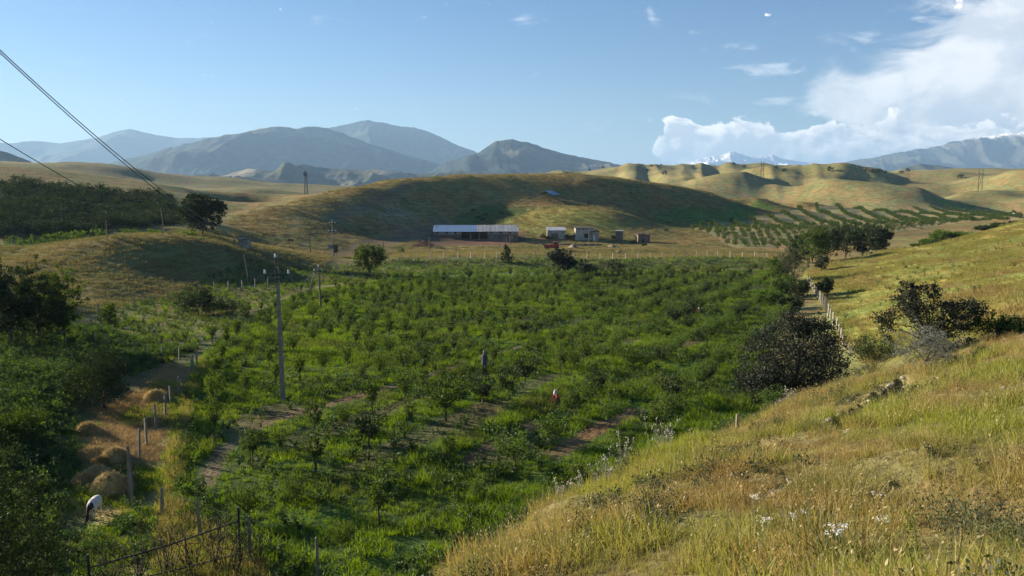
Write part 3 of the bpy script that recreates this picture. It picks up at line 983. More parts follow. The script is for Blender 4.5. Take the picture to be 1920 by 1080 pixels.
def tuft_mesh(name, rng, mats, nb, h, w, spread, lean=.35, seg=3, seeds=0.0, curl=.5):
    """a tuft of grass: arching tapered blades, some with a seed head"""
    V, F, M = [], [], []
    for k in range(nb):
        hh = h * rng.uniform(.55, 1.15)
        a = rng.uniform(0, 2 * math.pi); rr = spread * math.sqrt(rng.uniform(0, 1))
        p = np.array([rr * math.cos(a), rr * math.sin(a), -.03])
        da = a + rng.normal(0, .8); ln = abs(rng.normal(0, lean)) + .05
        d = np.array([math.cos(da), math.sin(da), 0.0])
        side = np.array([-d[1], d[0], 0]) ; tw = rng.uniform(0, math.pi)
        side = side * math.cos(tw) + d * math.sin(tw)
        base = len(V)
        for i in range(seg + 1):
            t = i / seg
            q = p + np.array([0, 0, 1]) * hh * (t - .18 * curl * t * t * (1 + ln)) + d * hh * ln * (t * .4 + curl * t * t)
            wd = w * (1 - t) ** .7 * .5
            if i < seg: V += [q - side * wd, q + side * wd]
            else: V += [q]
        for i in range(seg - 1):
            F.append((base + 2 * i, base + 2 * i + 1, base + 2 * i + 3, base + 2 * i + 2)); M.append(0)
        F.append((base + 2 * seg - 2, base + 2 * seg - 1, base + 2 * seg)); M.append(0)
        if rng.uniform() < seeds:
            tip = V[-1]; b2 = len(V)
            dn = unit(np.array([d[0] * .6, d[1] * .6, .5])); L = .025 + .025 * rng.uniform()
            s2 = np.cross(dn, side); wd = w * .8
            for o_ in (-dn * L * .4, side * wd, dn * L * .6, -side * wd): V.append(tip + o_)
            F.append((b2, b2 + 1, b2 + 2, b2 + 3)); M.append(1)
    return mesh_np(name, V, F, mats, False, M)


def weed_mesh(name, rng, mat, n, h, r, leaf, asp=.5, stems=5):
    V, F = [], []
    cen = []
    for s in range(stems):
        a = rng.uniform(0, 6.28); d = np.array([math.cos(a) * r, math.sin(a) * r, 0]); hh = h * rng.uniform(.6, 1.1)
        for k in range(n // stems):
            t = rng.uniform(.1, 1)
            cen.append(d * t * rng.uniform(.5, 1.1) + np.array([0, 0, hh * t]) + rng.normal(0, .06 * r + .02, 3))
    cen = np.array(cen); cen[:, 2] = np.maximum(cen[:, 2], .02)
    v, f = leaf_quads(rng, cen, unit(cen * np.array([1, 1, .5])), leaf, asp)
    return mesh_np(name, v, f, [mat])


_sc_tree = {}
def scatter(name, pts, rots, scl, idx, protos, label=None, cat=None, kind='stuff'):
    """one stuff object: a cloud of points on which small plants are instanced"""
    me = bpy.data.meshes.new(name)
    me.vertices.add(len(pts)); me.vertices.foreach_set('co', np.asarray(pts, np.float32).ravel())
    a = me.attributes.new('rot', 'FLOAT_VECTOR', 'POINT'); a.data.foreach_set('vector', np.asarray(rots, np.float32).ravel())
    a = me.attributes.new('scl', 'FLOAT', 'POINT'); a.data.foreach_set('value', np.asarray(scl, np.float32))
    a = me.attributes.new('pick', 'INT', 'POINT'); a.data.foreach_set('value', np.asarray(idx, np.int32))
    me.update()
    o = ob(name, me)
    ng = bpy.data.node_groups.new(name, 'GeometryNodeTree')
    ng.interface.new_socket('Geometry', in_out='INPUT', socket_type='NodeSocketGeometry')
    ng.interface.new_socket('Geometry', in_out='OUTPUT', socket_type='NodeSocketGeometry')
    gi = ng.nodes.new('NodeGroupInput'); go = ng.nodes.new('NodeGroupOutput')
    iop = ng.nodes.new('GeometryNodeInstanceOnPoints')
    j = ng.nodes.new('GeometryNodeJoinGeometry')
    for p in protos:
        n = ng.nodes.new('GeometryNodeObjectInfo'); n.inputs['Object'].default_value = p
        n.inputs['As Instance'].default_value = True
        ng.links.new(n.outputs['Geometry'], j.inputs[0])
    def na(nm, dt):
        n = ng.nodes.new('GeometryNodeInputNamedAttribute'); n.data_type = dt
        n.inputs['Name'].default_value = nm
        return n.outputs[0]
    ng.links.new(gi.outputs[0], iop.inputs['Points'])
    ng.links.new(j.outputs[0], iop.inputs['Instance'])
    iop.inputs['Pick Instance'].default_value = True
    ng.links.new(na('pick', 'INT'), iop.inputs['Instance Index'])
    ng.links.new(na('rot', 'FLOAT_VECTOR'), iop.inputs['Rotation'])
    ng.links.new(na('scl', 'FLOAT'), iop.inputs['Scale'])
    ng.links.new(iop.outputs[0], go.inputs[0])
    md = o.modifiers.new('plants', 'NODES'); md.node_group = ng
    tag(o, label, cat, kind=kind)
    return o


def proto(me): return bpy.data.objects.new(me.name, me)      # not linked: only a source for instances


def rand_in(rng, poly, n):
    xs = [p[0] for p in poly]; ys = [p[1] for p in poly]
    out = np.zeros((0, 2))
    while len(out) < n:
        q = np.stack([rng.uniform(min(xs), max(xs), n), rng.uniform(min(ys), max(ys), n)], -1)
        out = np.concatenate([out, q[inpoly(q[:, 0], q[:, 1], poly)]])
    return out[:n]


def area(poly):
    return abs(sum(poly[i][0] * poly[(i + 1) % len(poly)][1] - poly[(i + 1) % len(poly)][0] * poly[i][1] for i in range(len(poly)))) / 2


GOATP = at(178, 966, 22)


def strew(name, rng, xy, protos, s0, s1, tilt=.15, label=None, cat=None, sink=0.0, spow=1.0, patchy=0.0, psc=1.6):
    n = len(xy)
    z = H(xy[:, 0], xy[:, 1]) - sink
    # drop what the camera cannot have in view
    px, py = project(xy[:, 0], xy[:, 1], z)
    keep = (px > -260) & (px < 2180) & (py < 2600) & (xy[:, 1] > 1.5)
    keep &= np.hypot((xy[:, 0] - GOATP.x), (xy[:, 1] - GOATP.y + .5) * .7) > 1.1      # grazed bare round the goat
    xy, z = xy[keep], z[keep]; n = len(xy)
    rots = np.stack([rng.normal(0, tilt, n), rng.normal(0, tilt, n), rng.uniform(0, 6.28, n)], -1)
    sv = s0 + (s1 - s0) * rng.uniform(0, 1, n) ** spow
    if patchy: sv = sv * (1 - patchy + 2 * patchy * sstep(.3, .68, fbm(xy[:, 0] / psc, xy[:, 1] / psc, 3, 404)))
    return scatter(name, np.column_stack([xy, z]), rots, sv, rng.integers(0, len(protos), n), protos, label, cat)


# ================================================================== grasses and weeds
rng = np.random.default_rng(4)
P_DRY = [proto(tuft_mesh('dry_tuft', rng, [GRASS_DRY, SEED], 16, .40, .010, .11, .40, 3, .30, .6)) for _ in range(4)]
P_DRYR = [proto(tuft_mesh('russet_tuft', rng, [GRASS_RED, SEED], 16, .30, .010, .12, .55, 3, .15, .7)) for _ in range(2)]
P_GRN = [proto(tuft_mesh('green_tuft', rng, [GRASS_PALE, SEED], 16, .28, .012, .12, .5, 3, .05, .8)) for _ in range(2)]
P_LUSH = [proto(tuft_mesh('lush_tuft', rng, [GRASS_LUSH, SEED], 26, .62, .030, .24, .45, 3, .0, .9)) for _ in range(4)]
P_SHORT = [proto(tuft_mesh('short_tuft', rng, [GRASS_LUSH, SEED], 26, .26, .030, .30, .6, 2, .0, .8)) for _ in range(2)]
P_SLP = [proto(tuft_mesh('meadow_tuft', rng, [GRASS_MEADOW, SEED], 34, .34, .035, .48, .6, 2, .06, .8)) for _ in range(3)]
P_HILL = [proto(tuft_mesh('hill_tuft', rng, [GRASS_HILL, SEED], 30, .42, .07, .75, .6, 2, .0, .8)) for _ in range(3)]
P_WEED = [proto(weed_mesh('weed', rng, WEED, 100, .50, .32, .095, .6)) for _ in range(4)]
P_WEEDB = [proto(weed_mesh('bright_weed', rng, LEAF_BRIGHT, 90, .5, .30, .09, .6)) for _ in range(2)]

BAREX = P2((1525, 826), (1580, 800), (1640, 768), (1700, 735), (1730, 716), (1690, 704), (1630, 736), (1560, 785))
BAREX3 = P2((1400, 962), (1440, 944), (1492, 918), (1488, 896), (1440, 916), (1408, 938))
# foreground slope: dense near the camera, thinner farther off
sl_a = area(SLOPE)
xy = rand_in(rng, SLOPE, int(sl_a * 52))
r_ = np.hypot(xy[:, 0], xy[:, 1])
keepp = np.clip(1.0 - (r_ - 9) / 38, .30, 1) * (r_ > 3.6)
bare = inpoly(xy[:, 0], xy[:, 1], BAREX) | inpoly(xy[:, 0], xy[:, 1], BAREX3)
bare2 = inpoly(xy[:, 0], xy[:, 1], BARE2) | inpoly(xy[:, 0], xy[:, 1], REDDISH)
thin = fbm(xy[:, 0] / 1.3, xy[:, 1] / 1.3, 3, 88)
u = rng.uniform(0, 1, len(xy))
xy = xy[(u < keepp * np.where(bare, .03, 1) * np.where(bare2, .45, 1) * (.30 + 1.1 * sstep(.3, .55, thin)))]
sp = fbm(xy[:, 0] / 2.2, xy[:, 1] / 2.2, 3, 23) + rng.normal(0, .06, len(xy))
isred = sp > .62; isgrn = sp < .495
strew('dry_grass', rng, xy[~isred & ~isgrn], P_DRY, .55, 1.2, .22, patchy=.45, label='golden dry grass covering the near slope', cat='grass')
strew('russet_grass', rng, xy[isred], P_DRYR, .6, 1.2, .25, patchy=.45, label='reddish dry grass in drifts on the near slope', cat='grass')
strew('green_grass', rng, xy[isgrn], P_GRN, .6, 1.3, .22, patchy=.45, label='pale green grass in drifts on the near slope', cat='grass')
px_, py_ = rand_in(rng, SLOPE, 9000).T
pn = fbm(px_ / 1.8, py_ / 1.8, 3, 301)
kk = (pn > .60) & ~inpoly(px_, py_, BARE) & (py_ > 5)
strew('slope_weeds', rng, np.stack([px_[kk], py_[kk]], -1), [proto(weed_mesh('slope_weed', rng, LEAF_OLIVE, 90, .26, .2, .05, .45)) for _ in range(3)], .5, 1.4, .15, 'low olive weeds in patches on the near slope', 'weeds')
# green slope on the right
gxy = rand_in(rng, GREEN, int(area(GREEN) * 3.2))
strew('meadow_grass', rng, gxy, P_SLP, .5, 1.25, .12, 'short yellow green grass on the slope beyond the fence', 'grass', patchy=.45, psc=4.5)
gw = rand_in(rng, GREEN, 1500); gw = gw[fbm(gw[:, 0] / 7, gw[:, 1] / 7, 3, 511) > .56]
strew('meadow_weeds', rng, gw, P_WEED, .4, 1.1, .1, 'scattered low weeds on the slope beyond the fence', 'weeds')
# orchard floor
fxy = rand_in(rng, FIELD, int(area(FIELD) * 7.5))
q_ = (fxy[:, 0] * ROWN[0] + fxy[:, 1] * ROWN[1]) / 5.2 * 2 * math.pi
rowv = .5 + .5 * np.cos(q_ + 1.5 * (fbm(fxy[:, 0] / 9, fxy[:, 1] / 9, 2, 12) - .5))
dens = fbm(fxy[:, 0] / 8, fxy[:, 1] / 8, 3, 61) + .36 * (rowv - .5) + .10 + rng.normal(0, .03, len(fxy))
td = polydist(fxy[:, 0], fxy[:, 1], TRACK)
fd = np.minimum(polydist(fxy[:, 0], fxy[:, 1], FURROW), polydist(fxy[:, 0], fxy[:, 1], FURROW2))
ok = (td > .55) & (fd > .75)
big = ok & (dens > .50)
sml = ok & (dens > .30) & ~big
strew('orchard_grass', rng, fxy[big], P_LUSH, .42, .98, .15, 'tall lush green grass between the orchard trees', 'grass', patchy=.4, psc=4)
strew('short_grass', rng, fxy[sml], P_SHORT, .7, 1.5, .1, 'short green grass on the orchard floor', 'grass')
wxy = rand_in(rng, FIELD, int(area(FIELD) * 1.5))
wn = fbm(wxy[:, 0] / 6, wxy[:, 1] / 6, 3, 133)
rowv_w = .5 + .5 * np.cos((wxy[:, 0] * ROWN[0] + wxy[:, 1] * ROWN[1]) / 5.2 * 2 * math.pi)
wok = (polydist(wxy[:, 0], wxy[:, 1], TRACK) > .8) & (wn + .12 * (rowv_w < .35) > .49) & (polydist(wxy[:, 0], wxy[:, 1], FURROW2) > 1)
strew('orchard_weeds', rng, wxy[wok], P_WEED + P_WEEDB[:1], .5, 1.5, .1, 'leafy green weeds among the orchard trees', 'weeds')
# strips of rank grass and weeds round the field
BAND = [W2(*p) for p in [(430, 92), (560, 124), (720, 146), (1000, 152), (1200, 162), (1460, 164), (1500, 176), (1400, 184), (1100, 182), (900, 180), (740, 178), (640, 170), (560, 160), (450, 140), (330, 112), (170, 92), (160, 76), (360, 68)]]
bxy = rand_in(rng, BAND, int(area(BAND) * 2.0))
strew('rank_grass', rng, bxy, P_LUSH + P_WEED, .5, 1.25, .12, 'rank dark green grass along the field edge', 'grass')
# weeds along the foot and lip of the near slope
LIP = [W2(*p) for p in [(805, 15.5), (820, 20.5), (1000, 27), (1200, 33.5), (1380, 41), (1490, 49), (1500, 40), (1380, 31.5), (1200, 25.5), (1000, 19.8)]]
lxy = rand_in(rng, LIP, 2600)
strew('edge_weeds', rng, lxy, P_WEED + P_GRN, .5, 1.4, .15, 'mixed weeds along the lip of the near slope', 'weeds')
# left bank
BANKP = [W2(*p) for p in [(-300, 20), (50, 22), (70, 36), (112, 46), (200, 53), (270, 64), (360, 68), (160, 76), (20, 74), (-300, 60)]]
bx = rand_in(rng, BANKP, 5600)
bx = bx[~softpoly(bx[:, 0], bx[:, 1], BANK, .5, 2)]
strew('bank_weeds', rng, bx, P_WEED + P_WEEDB, .5, 1.4, .15, 'dark leafy undergrowth on the left bank', 'weeds')
hx = rand_in(rng, HAYSTRIP, 4200)
hn = fbm(hx[:, 0] / 3, hx[:, 1] / 3, 2, 77)
P_STRAW = [proto(tuft_mesh('straw_litter', rng, [STRAW_M, SEED], 34, .16, .016, .40, 1.8, 2, 0, .5)) for _ in range(3)]
sx_ = rand_in(rng, [W2(*p) for p in [(125, 35), (150, 46), (250, 52), (300, 62), (345, 60), (300, 46), (270, 38)]], 2600)
strew('straw_litter', rng, sx_, P_STRAW, .6, 1.5, .1, 'loose straw strewn over the strip beside the fence', 'straw')
strew('verge_grass', rng, hx[(hn > .40) & ((hx[:, 1] < 36) | (hn > .58))], P_GRN + P_SHORT, .6, 1.2, .15, 'grazed grass on the strip beside the fence', 'grass')
VERGE = [W2(*p) for p in [(255, 24), (262, 30), (292, 38), (335, 52), (366, 64), (385, 64), (345, 50), (325, 39), (310, 33), (480, 27), (460, 22)]]
vx = rand_in(rng, VERGE, 2200)
strew('fence_verge', rng, vx, P_GRN + P_DRY[:2] + P_SHORT[:1], .8, 1.6, .2, 'tall pale grass along the fence line', 'grass')
# mound, hill slopes
MOUND = [W2(*p) for p in [(-250, 84), (170, 90), (330, 108), (480, 138), (600, 162), (640, 195), (420, 200), (0, 172), (-250, 165)]]
mx_ = rand_in(rng, MOUND, 12000)
strew('mound_grass', rng, mx_, P_HILL, .5, 1.1, .12, 'dry grass on the low mound at the left', 'grass')
HILL = [W2(*p) for p in [(430, 200), (640, 200), (1500, 235), (1560, 300), (1560, 440), (1260, 415), (950, 400), (780, 365), (600, 295), (430, 235)]]
ex = rand_in(rng, [W2(*p) for p in [(-60, 20), (270, 22), (262, 30), (225, 36), (130, 36), (120, 46), (230, 56), (330, 66), (370, 70), (200, 72), (-60, 70)]], 6500)
strew('lane_grass', rng, ex, P_SHORT + P_GRN + P_WEED[:1], .5, 1.2, .15, 'short rough grass and weeds along the lane at the lower left', 'grass')
hx = rand_in(rng, HILL, 17000)
sk = inpoly(hx[:, 0], hx[:, 1], YARD) | inpoly(hx[:, 0], hx[:, 1], ORCH_R) | (polydist(hx[:, 0], hx[:, 1], HILLPATH) < 5) | (polydist(hx[:, 0], hx[:, 1], SPURPATH) < 4)
strew('hillside_grass', rng, hx[~sk], P_HILL, .6, 1.5, .1, 'thin dry grass on the hill behind the barn', 'grass')
FLAT = [W2(*p) for p in [(700, 186), (1480, 186), (1500, 232), (1200, 245), (1000, 232), (780, 222), (640, 200)]]
fx = rand_in(rng, FLAT, 5000)
strew('yard_grass', rng, fx, P_SLP + P_HILL, .6, 1.3, .12, 'rough grass between the far fence and the farmyard', 'grass')
GS = [P for P in P_WEED]

def clod_mesh(seed):
    rg = np.random.default_rng(seed)
    bm = bmesh.new(); bmesh.ops.create_icosphere(bm, subdivisions=1, radius=1.0)
    for v in bm.verts: v.co = Vector((v.co.x * rg.uniform(.6, 1.25), v.co.y * rg.uniform(.6, 1.2), v.co.z * rg.uniform(.45, .9)))
    me = bpy.data.meshes.new('clod'); bm.to_mesh(me); bm.free(); me.materials.append(CLOD); return me
CLOD = plain('dry_clay', (.38, .335, .235), .95, .3, 9.0, bump=.5)
P_CLOD = [proto(clod_mesh(800 + i)) for i in range(5)]
pts_ = np.concatenate([rand_in(rng, BARE, 1500), rand_in(rng, BARE3, 420), rand_in(rng, BARE2, 160)])
strew('clay_clods', rng, pts_, P_CLOD, .02, .10, .5, 'pale crumbling clay on the bare scars of the slope', 'clay', spow=2.0)
pts_ = rand_in(rng, SLOPE, 700); pts_ = pts_[np.hypot(pts_[:, 0], pts_[:, 1]) > 4]
strew('slope_stones', rng, pts_, P_CLOD, .02, .09, .5, 'small pale stones in the grass of the near slope', 'stones', spow=2.0)

# ================================================================== trees and shrubs
CONCRETE_L = plain('pale_concrete', (0.37, 0.34, 0.28), .9, .2, 3.0)
CONCRETE = plain('concrete', (0.25, 0.22, 0.17), .9, .25, 3.0)
WOOD_GREY = plain('weathered_wood', (0.20, 0.165, 0.12), .9, .35, 4.0)
WOOD_DARK = plain('dark_wood', (0.07, 0.055, 0.042), .9, .35, 4.0)
STEEL_DARK = plain('dark_steel', (0.035, 0.033, 0.032), .6, .3, 6.0)
STEEL_GREY = plain('grey_steel', (0.23, 0.24, 0.25), .55, .2, 6.0, .4)
WHITE_GLASS = plain('white_porcelain', (0.75, 0.75, 0.72), .25, .08, 9.0)
WIRE_M = plain('wire', (0.06, 0.06, 0.06), .5, .2, 2.0)


def grow(name, label, cat, loc, h, w, mat, seed, leaf, nclump=300, per=12, trunk=.22, blobs=None, clump=.14, bark=BARK, group=None,
         shell=2.2, lean=(0, 0), spiky=.12, nl=9, rz=0.0, asp=.55, r0=None, low=.28):
    """a tree or shrub as one thing: trunk with limbs, crown of leaves"""
    clump *= .78; nclump = int(nclump * .85)
    if leaf < .31: leaf *= .66; per = int(per * 2.3)
    else: leaf *= .80; per = int(per * 1.7)
    rg = np.random.default_rng(seed)
    R_ = w / 2
    if blobs is None:
        cz_ = h * (low + 1) / 2; rz_ = h * (1 - low) / 2
        blobs = [((lean[0], lean[1], cz_), (R_ * .9, R_ * .9, rz_), 2.0)]
        for k in range(6):
            a = rg.uniform(0, 6.28); q = rg.uniform(.35, .62)
            blobs.append(((lean[0] + math.cos(a) * R_ * q, lean[1] + math.sin(a) * R_ * q, cz_ + rz_ * rg.uniform(-.45, .6)), (R_ * .48, R_ * .48, rz_ * .42), .6))
    else:
        blobs = [((b[0][0] * R_, b[0][1] * R_, b[0][2] * h), (b[1][0] * R_, b[1][1] * R_, b[1][2] * h), b[2]) for b in blobs]
    me, cc = crown_mesh('crown', rg, mat, blobs, nclump, per, clump * R_, leaf, asp, shell, spiky)
    tg = [cc[i] for i in rg.choice(len(cc), nl)]
    tm = limbs(rg, h * trunk, r0 or max(.03, h * .026), tg, lean=(lean[0] * .4, lean[1] * .4)).mesh('trunk', bark, True)
    o = empty(name, loc, rz)
    ob('trunk', tm, o); ob('crown', me, o)
    tag(o, label, cat, group)
    return o


def spot(px, pyb, Y=None, ymin=4.0): return at(px, pyb, ymin) if Y is None else onY(px, Y)


def grow_at(name, label, cat, px, pyb, pyt, wpx, mat, seed, leaf, Y=None, sink=0.0, **k):
    p = spot(px, pyb, Y); m_ = mpp(p)
    yb = project(p.x, p.y, p.z)[1] if Y is not None else pyb
    h = (yb - pyt) * m_ * 1.03
    p.z -= sink
    return grow(name, label, cat, p, h, wpx * m_, mat, seed, leaf, **k)


# the big dark bush at the foot of the near slope
grow_at('walnut_bush', 'large blackish leafy bush spreading at the foot of the near slope', 'bush', 1490, 0, 586, 196, LEAF_WALNUT, 101, .22, Y=51,
        nclump=800, per=14, trunk=.12, clump=.13, spiky=.12, shell=1.7, nl=20, bark=BARK_D,
        blobs=[((0, 0, .42), (.95, .9, .40), 3), ((-.12, 0, .86), (.22, .25, .14), .5), ((.42, 0, .80), (.25, .25, .16), .5), ((.12, .1, .80), (.2, .2, .12), .3), ((-.5, 0, .66), (.36, .4, .2), .7), ((.70, 0, .52), (.34, .4, .26), .7), ((-.75, -.1, .30), (.4, .5, .25), .8), ((.3, -.4, .45), (.4, .4, .3), .8), ((-.2, -.5, .35), (.45, .4, .3), .8)])
grow_at('low_bush', 'low dark skirt of leaves left of the blackish bush', 'bush', 1425, 0, 690, 120, LEAF_WALNUT, 102, .20, Y=50, nclump=320, per=13, trunk=.1, clump=.16, low=0, shell=1.5, bark=BARK_D)
# the ragged shrub on the slope, grey shrub before it
grow_at('ragged_shrub', 'ragged dark shrub with long arms on the green slope', 'shrub', 1742, 668, 538, 188, LEAF_WALNUT, 103, .15, nclump=420, per=13, trunk=.2, clump=.10, spiky=.2, nl=22, bark=BARK_D,
        blobs=[((.1, 0, .58), (.62, .6, .26), 2.4), ((-.52, 0, .80), (.25, .25, .20), .9), ((-.9, 0, .55), (.26, .2, .07), .4), ((-.82, .1, .40), (.10, .2, .15), .3), ((.72, 0, .66), (.34, .3, .13), .9), ((.0, 0, .9), (.12, .12, .12), .25), ((-.25, .1, .94), (.2, .1, .08), .3), ((.1, -.2, .3), (.5, .4, .2), .8)])
grow_at('grey_shrub', 'silvery grey shrub in front of the ragged dark one', 'shrub', 1735, 690, 606, 128, LEAF_GREY, 104, .10, nclump=420, per=10, trunk=.15, clump=.10, low=.0, spiky=.22, asp=.3, nl=14)
grow_at('low_bush', 'low dark green bush left of the silvery grey shrub', 'bush', 1640, 682, 628, 92, LEAF_DARK, 105, .14, nclump=260, per=12, trunk=.15, clump=.16, low=.0)
grow_at('leafy_weed_bush', 'broad leafy green weeds right of the ragged shrub', 'weeds', 1868, 632, 584, 118, LEAF_MID, 106, .16, nclump=170, per=9, trunk=.2, clump=.2, low=.0, spiky=.25)
grow_at('grey_thistle', 'grey thistle plant under the blackish bush', 'weeds', 1478, 770, 728, 44, LEAF_GREY, 107, .10, nclump=90, per=9, trunk=.2, clump=.2, low=.0, spiky=.3, asp=.3, Y=39)

# left side
grow_at('leafy_tree', 'big dark tree filling the lower left corner of the view', 'tree', -35, 0, 745, 330, LEAF_DARK, 110, .10, Y=17.5, nclump=1300, per=16, trunk=.25, clump=.09, low=.05, shell=1.6, spiky=.15, nl=18, bark=BARK_D)
grow_at('leafy_shrub', 'dark shrub below the big corner tree beside the gate', 'shrub', 70, 0, 950, 105, LEAF_DARK, 111, .09, Y=19.5, nclump=420, per=14, trunk=.15, clump=.14, low=.0, shell=1.5, bark=BARK_D)
grow_at('leafy_shrub', 'dull green bank shrub above the big corner tree', 'shrub', 20, 830, 770, 120, LEAF_MID, 112, .14, nclump=320, per=13, trunk=.15, clump=.16, low=.0, shell=1.5)
grow_at('grove_tree', 'shaggy dark tree at the left edge of the grove', 'tree', 20, 646, 492, 110, LEAF_DARK, 113, .30, nclump=420, per=13, trunk=.18, clump=.15, low=.08, spiky=.2)
grow_at('grove_tree', 'dark tree in the middle of the left grove', 'tree', 74, 642, 497, 90, LEAF_DARK, 114, .28, nclump=360, per=13, trunk=.18, clump=.16, low=.08, spiky=.2)
grow_at('grove_tree', 'sunlit yellow green tree at the right end of the left grove', 'tree', 122, 640, 503, 84, LEAF_MID, 115, .30, nclump=380, per=13, trunk=.18, clump=.15, low=.08, spiky=.2)
for i, (px, Y, h) in enumerate([(-235, 95, 11), (-260, 104, 12), (-330, 102, 12), (-300, 112, 12), (-420, 112, 13)]):  # unseen trees added to cast shade over the left side
    grow('grove_tree', 'tall unseen tree added to the grove beyond the left edge for its shade', 'tree', onY(px, Y), h, 8.5, LEAF_DARK, 120 + i, .34, nclump=330, per=12, low=.1, group='unseen shade trees beyond the left edge')
grow_at('bank_tree', 'spreading dark tree with crooked trunk beside the hay strip', 'tree', 200, 768, 658, 118, LEAF_DARK, 116, .16, nclump=520, per=13, trunk=.2, clump=.14, low=.14, lean=(-.5, 0), spiky=.2)
grow_at('bush', 'wide green bush before the wire fence under the mound', 'bush', 372, 590, 537, 76, LEAF_DARK, 117, .26, nclump=260, per=12, trunk=.15, clump=.16, low=.0)
grow_at('bush', 'flat dark bush running right from the wide green bush', 'bush', 425, 586, 558, 90, LEAF_DARK, 118, .24, nclump=160, per=12, trunk=.15, clump=.18, low=.0)
grow_at('bush', 'small upright bush between the fence under the mound and the grove', 'bush', 210, 615, 564, 32, LEAF_MID, 119, .2, nclump=130, per=11, trunk=.15, clump=.2, low=.0, lean=(-.3, 0))
grow_at('round_tree', 'large round dark tree at the end of the hillside orchard', 'tree', 380, 437, 366, 92, LEAF_DARK, 130, .5, nclump=700, per=12, trunk=.16, clump=.10, low=.10, spiky=.05, shell=2.6, Y=168)
for i, (px, pt, w_) in enumerate([(20, 438, 60), (70, 437, 60), (110, 433, 44), (150, 430, 40), (185, 426, 40), (245, 428, 40), (290, 432, 40), (345, 434, 46)]):
    p = onY(px, 152); m_ = mpp(p); yb = project(p.x, p.y, p.z)[1]
    grow('hedge_bush', ['first', 'second', 'third', 'fourth', 'fifth', 'sixth', 'seventh', 'eighth'][i] + ' sunlit green bush from the left in the hedge behind the mound', 'bush', p, max(1.6, (yb - pt) * m_), w_ * m_, LEAF_BRIGHT, 140 + i, .34, nclump=80, per=10, low=0, group='hedge bushes behind the mound')

# far edge of the field and farm
grow_at('leafy_tree', 'bushy tree with a sunlit yellow green top left of the far fence', 'tree', 693, 522, 459, 60, LEAF_MID, 151, .34, nclump=420, per=12, trunk=.2, clump=.14, low=.16, Y=148)
grow_at('leafy_tree', 'broad dark tree before the red truck and the far fence', 'tree', 1055, 0, 466, 58, LEAF_WALNUT, 152, .34, Y=152, nclump=380, per=12, trunk=.2, clump=.14, low=.08)
grow_at('bush', 'dark bush right of the broad dark tree', 'bush', 1092, 0, 486, 40, LEAF_WALNUT, 153, .3, Y=153, nclump=160, per=11, low=0)
grow_at('bush', 'dark bush at the far end of the orchard below the sheds', 'bush', 1155, 0, 487, 40, LEAF_OLIVE, 154, .3, Y=155, nclump=180, per=11, low=.1)
grow_at('cone_tree', 'small dark conical tree on the far fence line', 'tree', 951, 494, 459, 28, LEAF_DARK, 155, .3, nclump=190, per=11, low=.02,
        blobs=[((0, 0, .3), (.9, .9, .3), 2), ((-.1, 0, .62), (.55, .55, .28), 1), ((-.15, 0, .85), (.25, .25, .14), .4)])
grow_at('bush', 'small bright green bush left of the barn yard', 'bush', 751, 476, 462, 16, LEAF_BRIGHT, 156, .3, nclump=70, per=10, low=0)
for i, (px, pb, pt, w_, mt) in enumerate([(1020, 448, 436, 18, LEAF_DARK), (1030, 449, 440, 18, LEAF_MID), (1064, 449, 438, 18, LEAF_OLIVE), (1076, 448, 440, 20, LEAF_OLIVE), (1149, 452, 441, 12, LEAF_DARK), (1188, 456, 450, 14, LEAF_MID), (1207, 462, 456, 12, LEAF_MID)]):
    grow_at('farm_bush', ['dark bush between barn and sheds', 'green bush at the left corner of the white roofed shed', 'olive bush at the right corner of the white roofed shed', 'olive bush before the two sheds', 'dark round bush left of the small block hut', 'green bush below the ruined shed', 'small green bush by the path below the ruined shed'][i],
            'bush', px, pb, pt, w_, mt, 160 + i, .34, nclump=60, per=9, low=0)

# tree cluster at the right corner of the field
cl = [(1524, 496, 430, 64, LEAF_MID, 170), (1552, 496, 424, 62, LEAF_DARK, 190), (1585, 492, 419, 66, LEAF_DARK, 196), (1618, 488, 422, 60, LEAF_DARK, 190), (1644, 484, 428, 48, LEAF_DARK, 182), (1500, 520, 440, 44, LEAF_DARK, 178)]
lb = ['green lit tree at the left of the dark cluster', 'dark tree second from the left in the cluster', 'tallest dark tree in the middle of the cluster', 'dark tree right of the tallest in the cluster', 'smaller dark tree at the right end of the cluster', 'dark tree standing before the left of the cluster']
for i, (px, pb, pt, w_, mt, Y) in enumerate(cl):
    grow_at('cluster_tree', lb[i], 'tree', px, 0, pt, w_, mt, 170 + i, .46, Y=Y, nclump=330, per=12, trunk=.2, clump=.15, low=.06, group='dark trees at the right corner of the field')
for i, (px, pb, pt, w_, mt, lab) in enumerate([(1488, 528, 464, 62, LEAF_OLIVE, 'shaggy grey green tree at the right corner of the field'),
                                              (1462, 528, 482, 44, LEAF_MID, 'green bush left of the shaggy corner tree'),
                                              (1472, 556, 516, 52, LEAF_MID, 'green bush in the field corner below the shaggy tree'),
                                              (1497, 562, 523, 42, LEAF_DARK, 'round dark bush left of the post fence'),
                                              (1545, 552, 521, 36, LEAF_DARK, 'round dark bush right of the post fence'),
                                              (1540, 508, 478, 30, LEAF_OLIVE, 'thin olive tree at the top of the post fence'),
                                              (1480, 590, 556, 50, LEAF_DARK, 'dark low bush on the field edge by the dry verge'),
                                              (1440, 575, 540, 60, LEAF_BRIGHT, 'bright bush inside the field near its right corner')]):
    grow_at('corner_bush', lab, 'bush', px, pb, pt, w_, mt, 180 + i, .28, nclump=220, per=12, trunk=.18, clump=.16, low=.02)
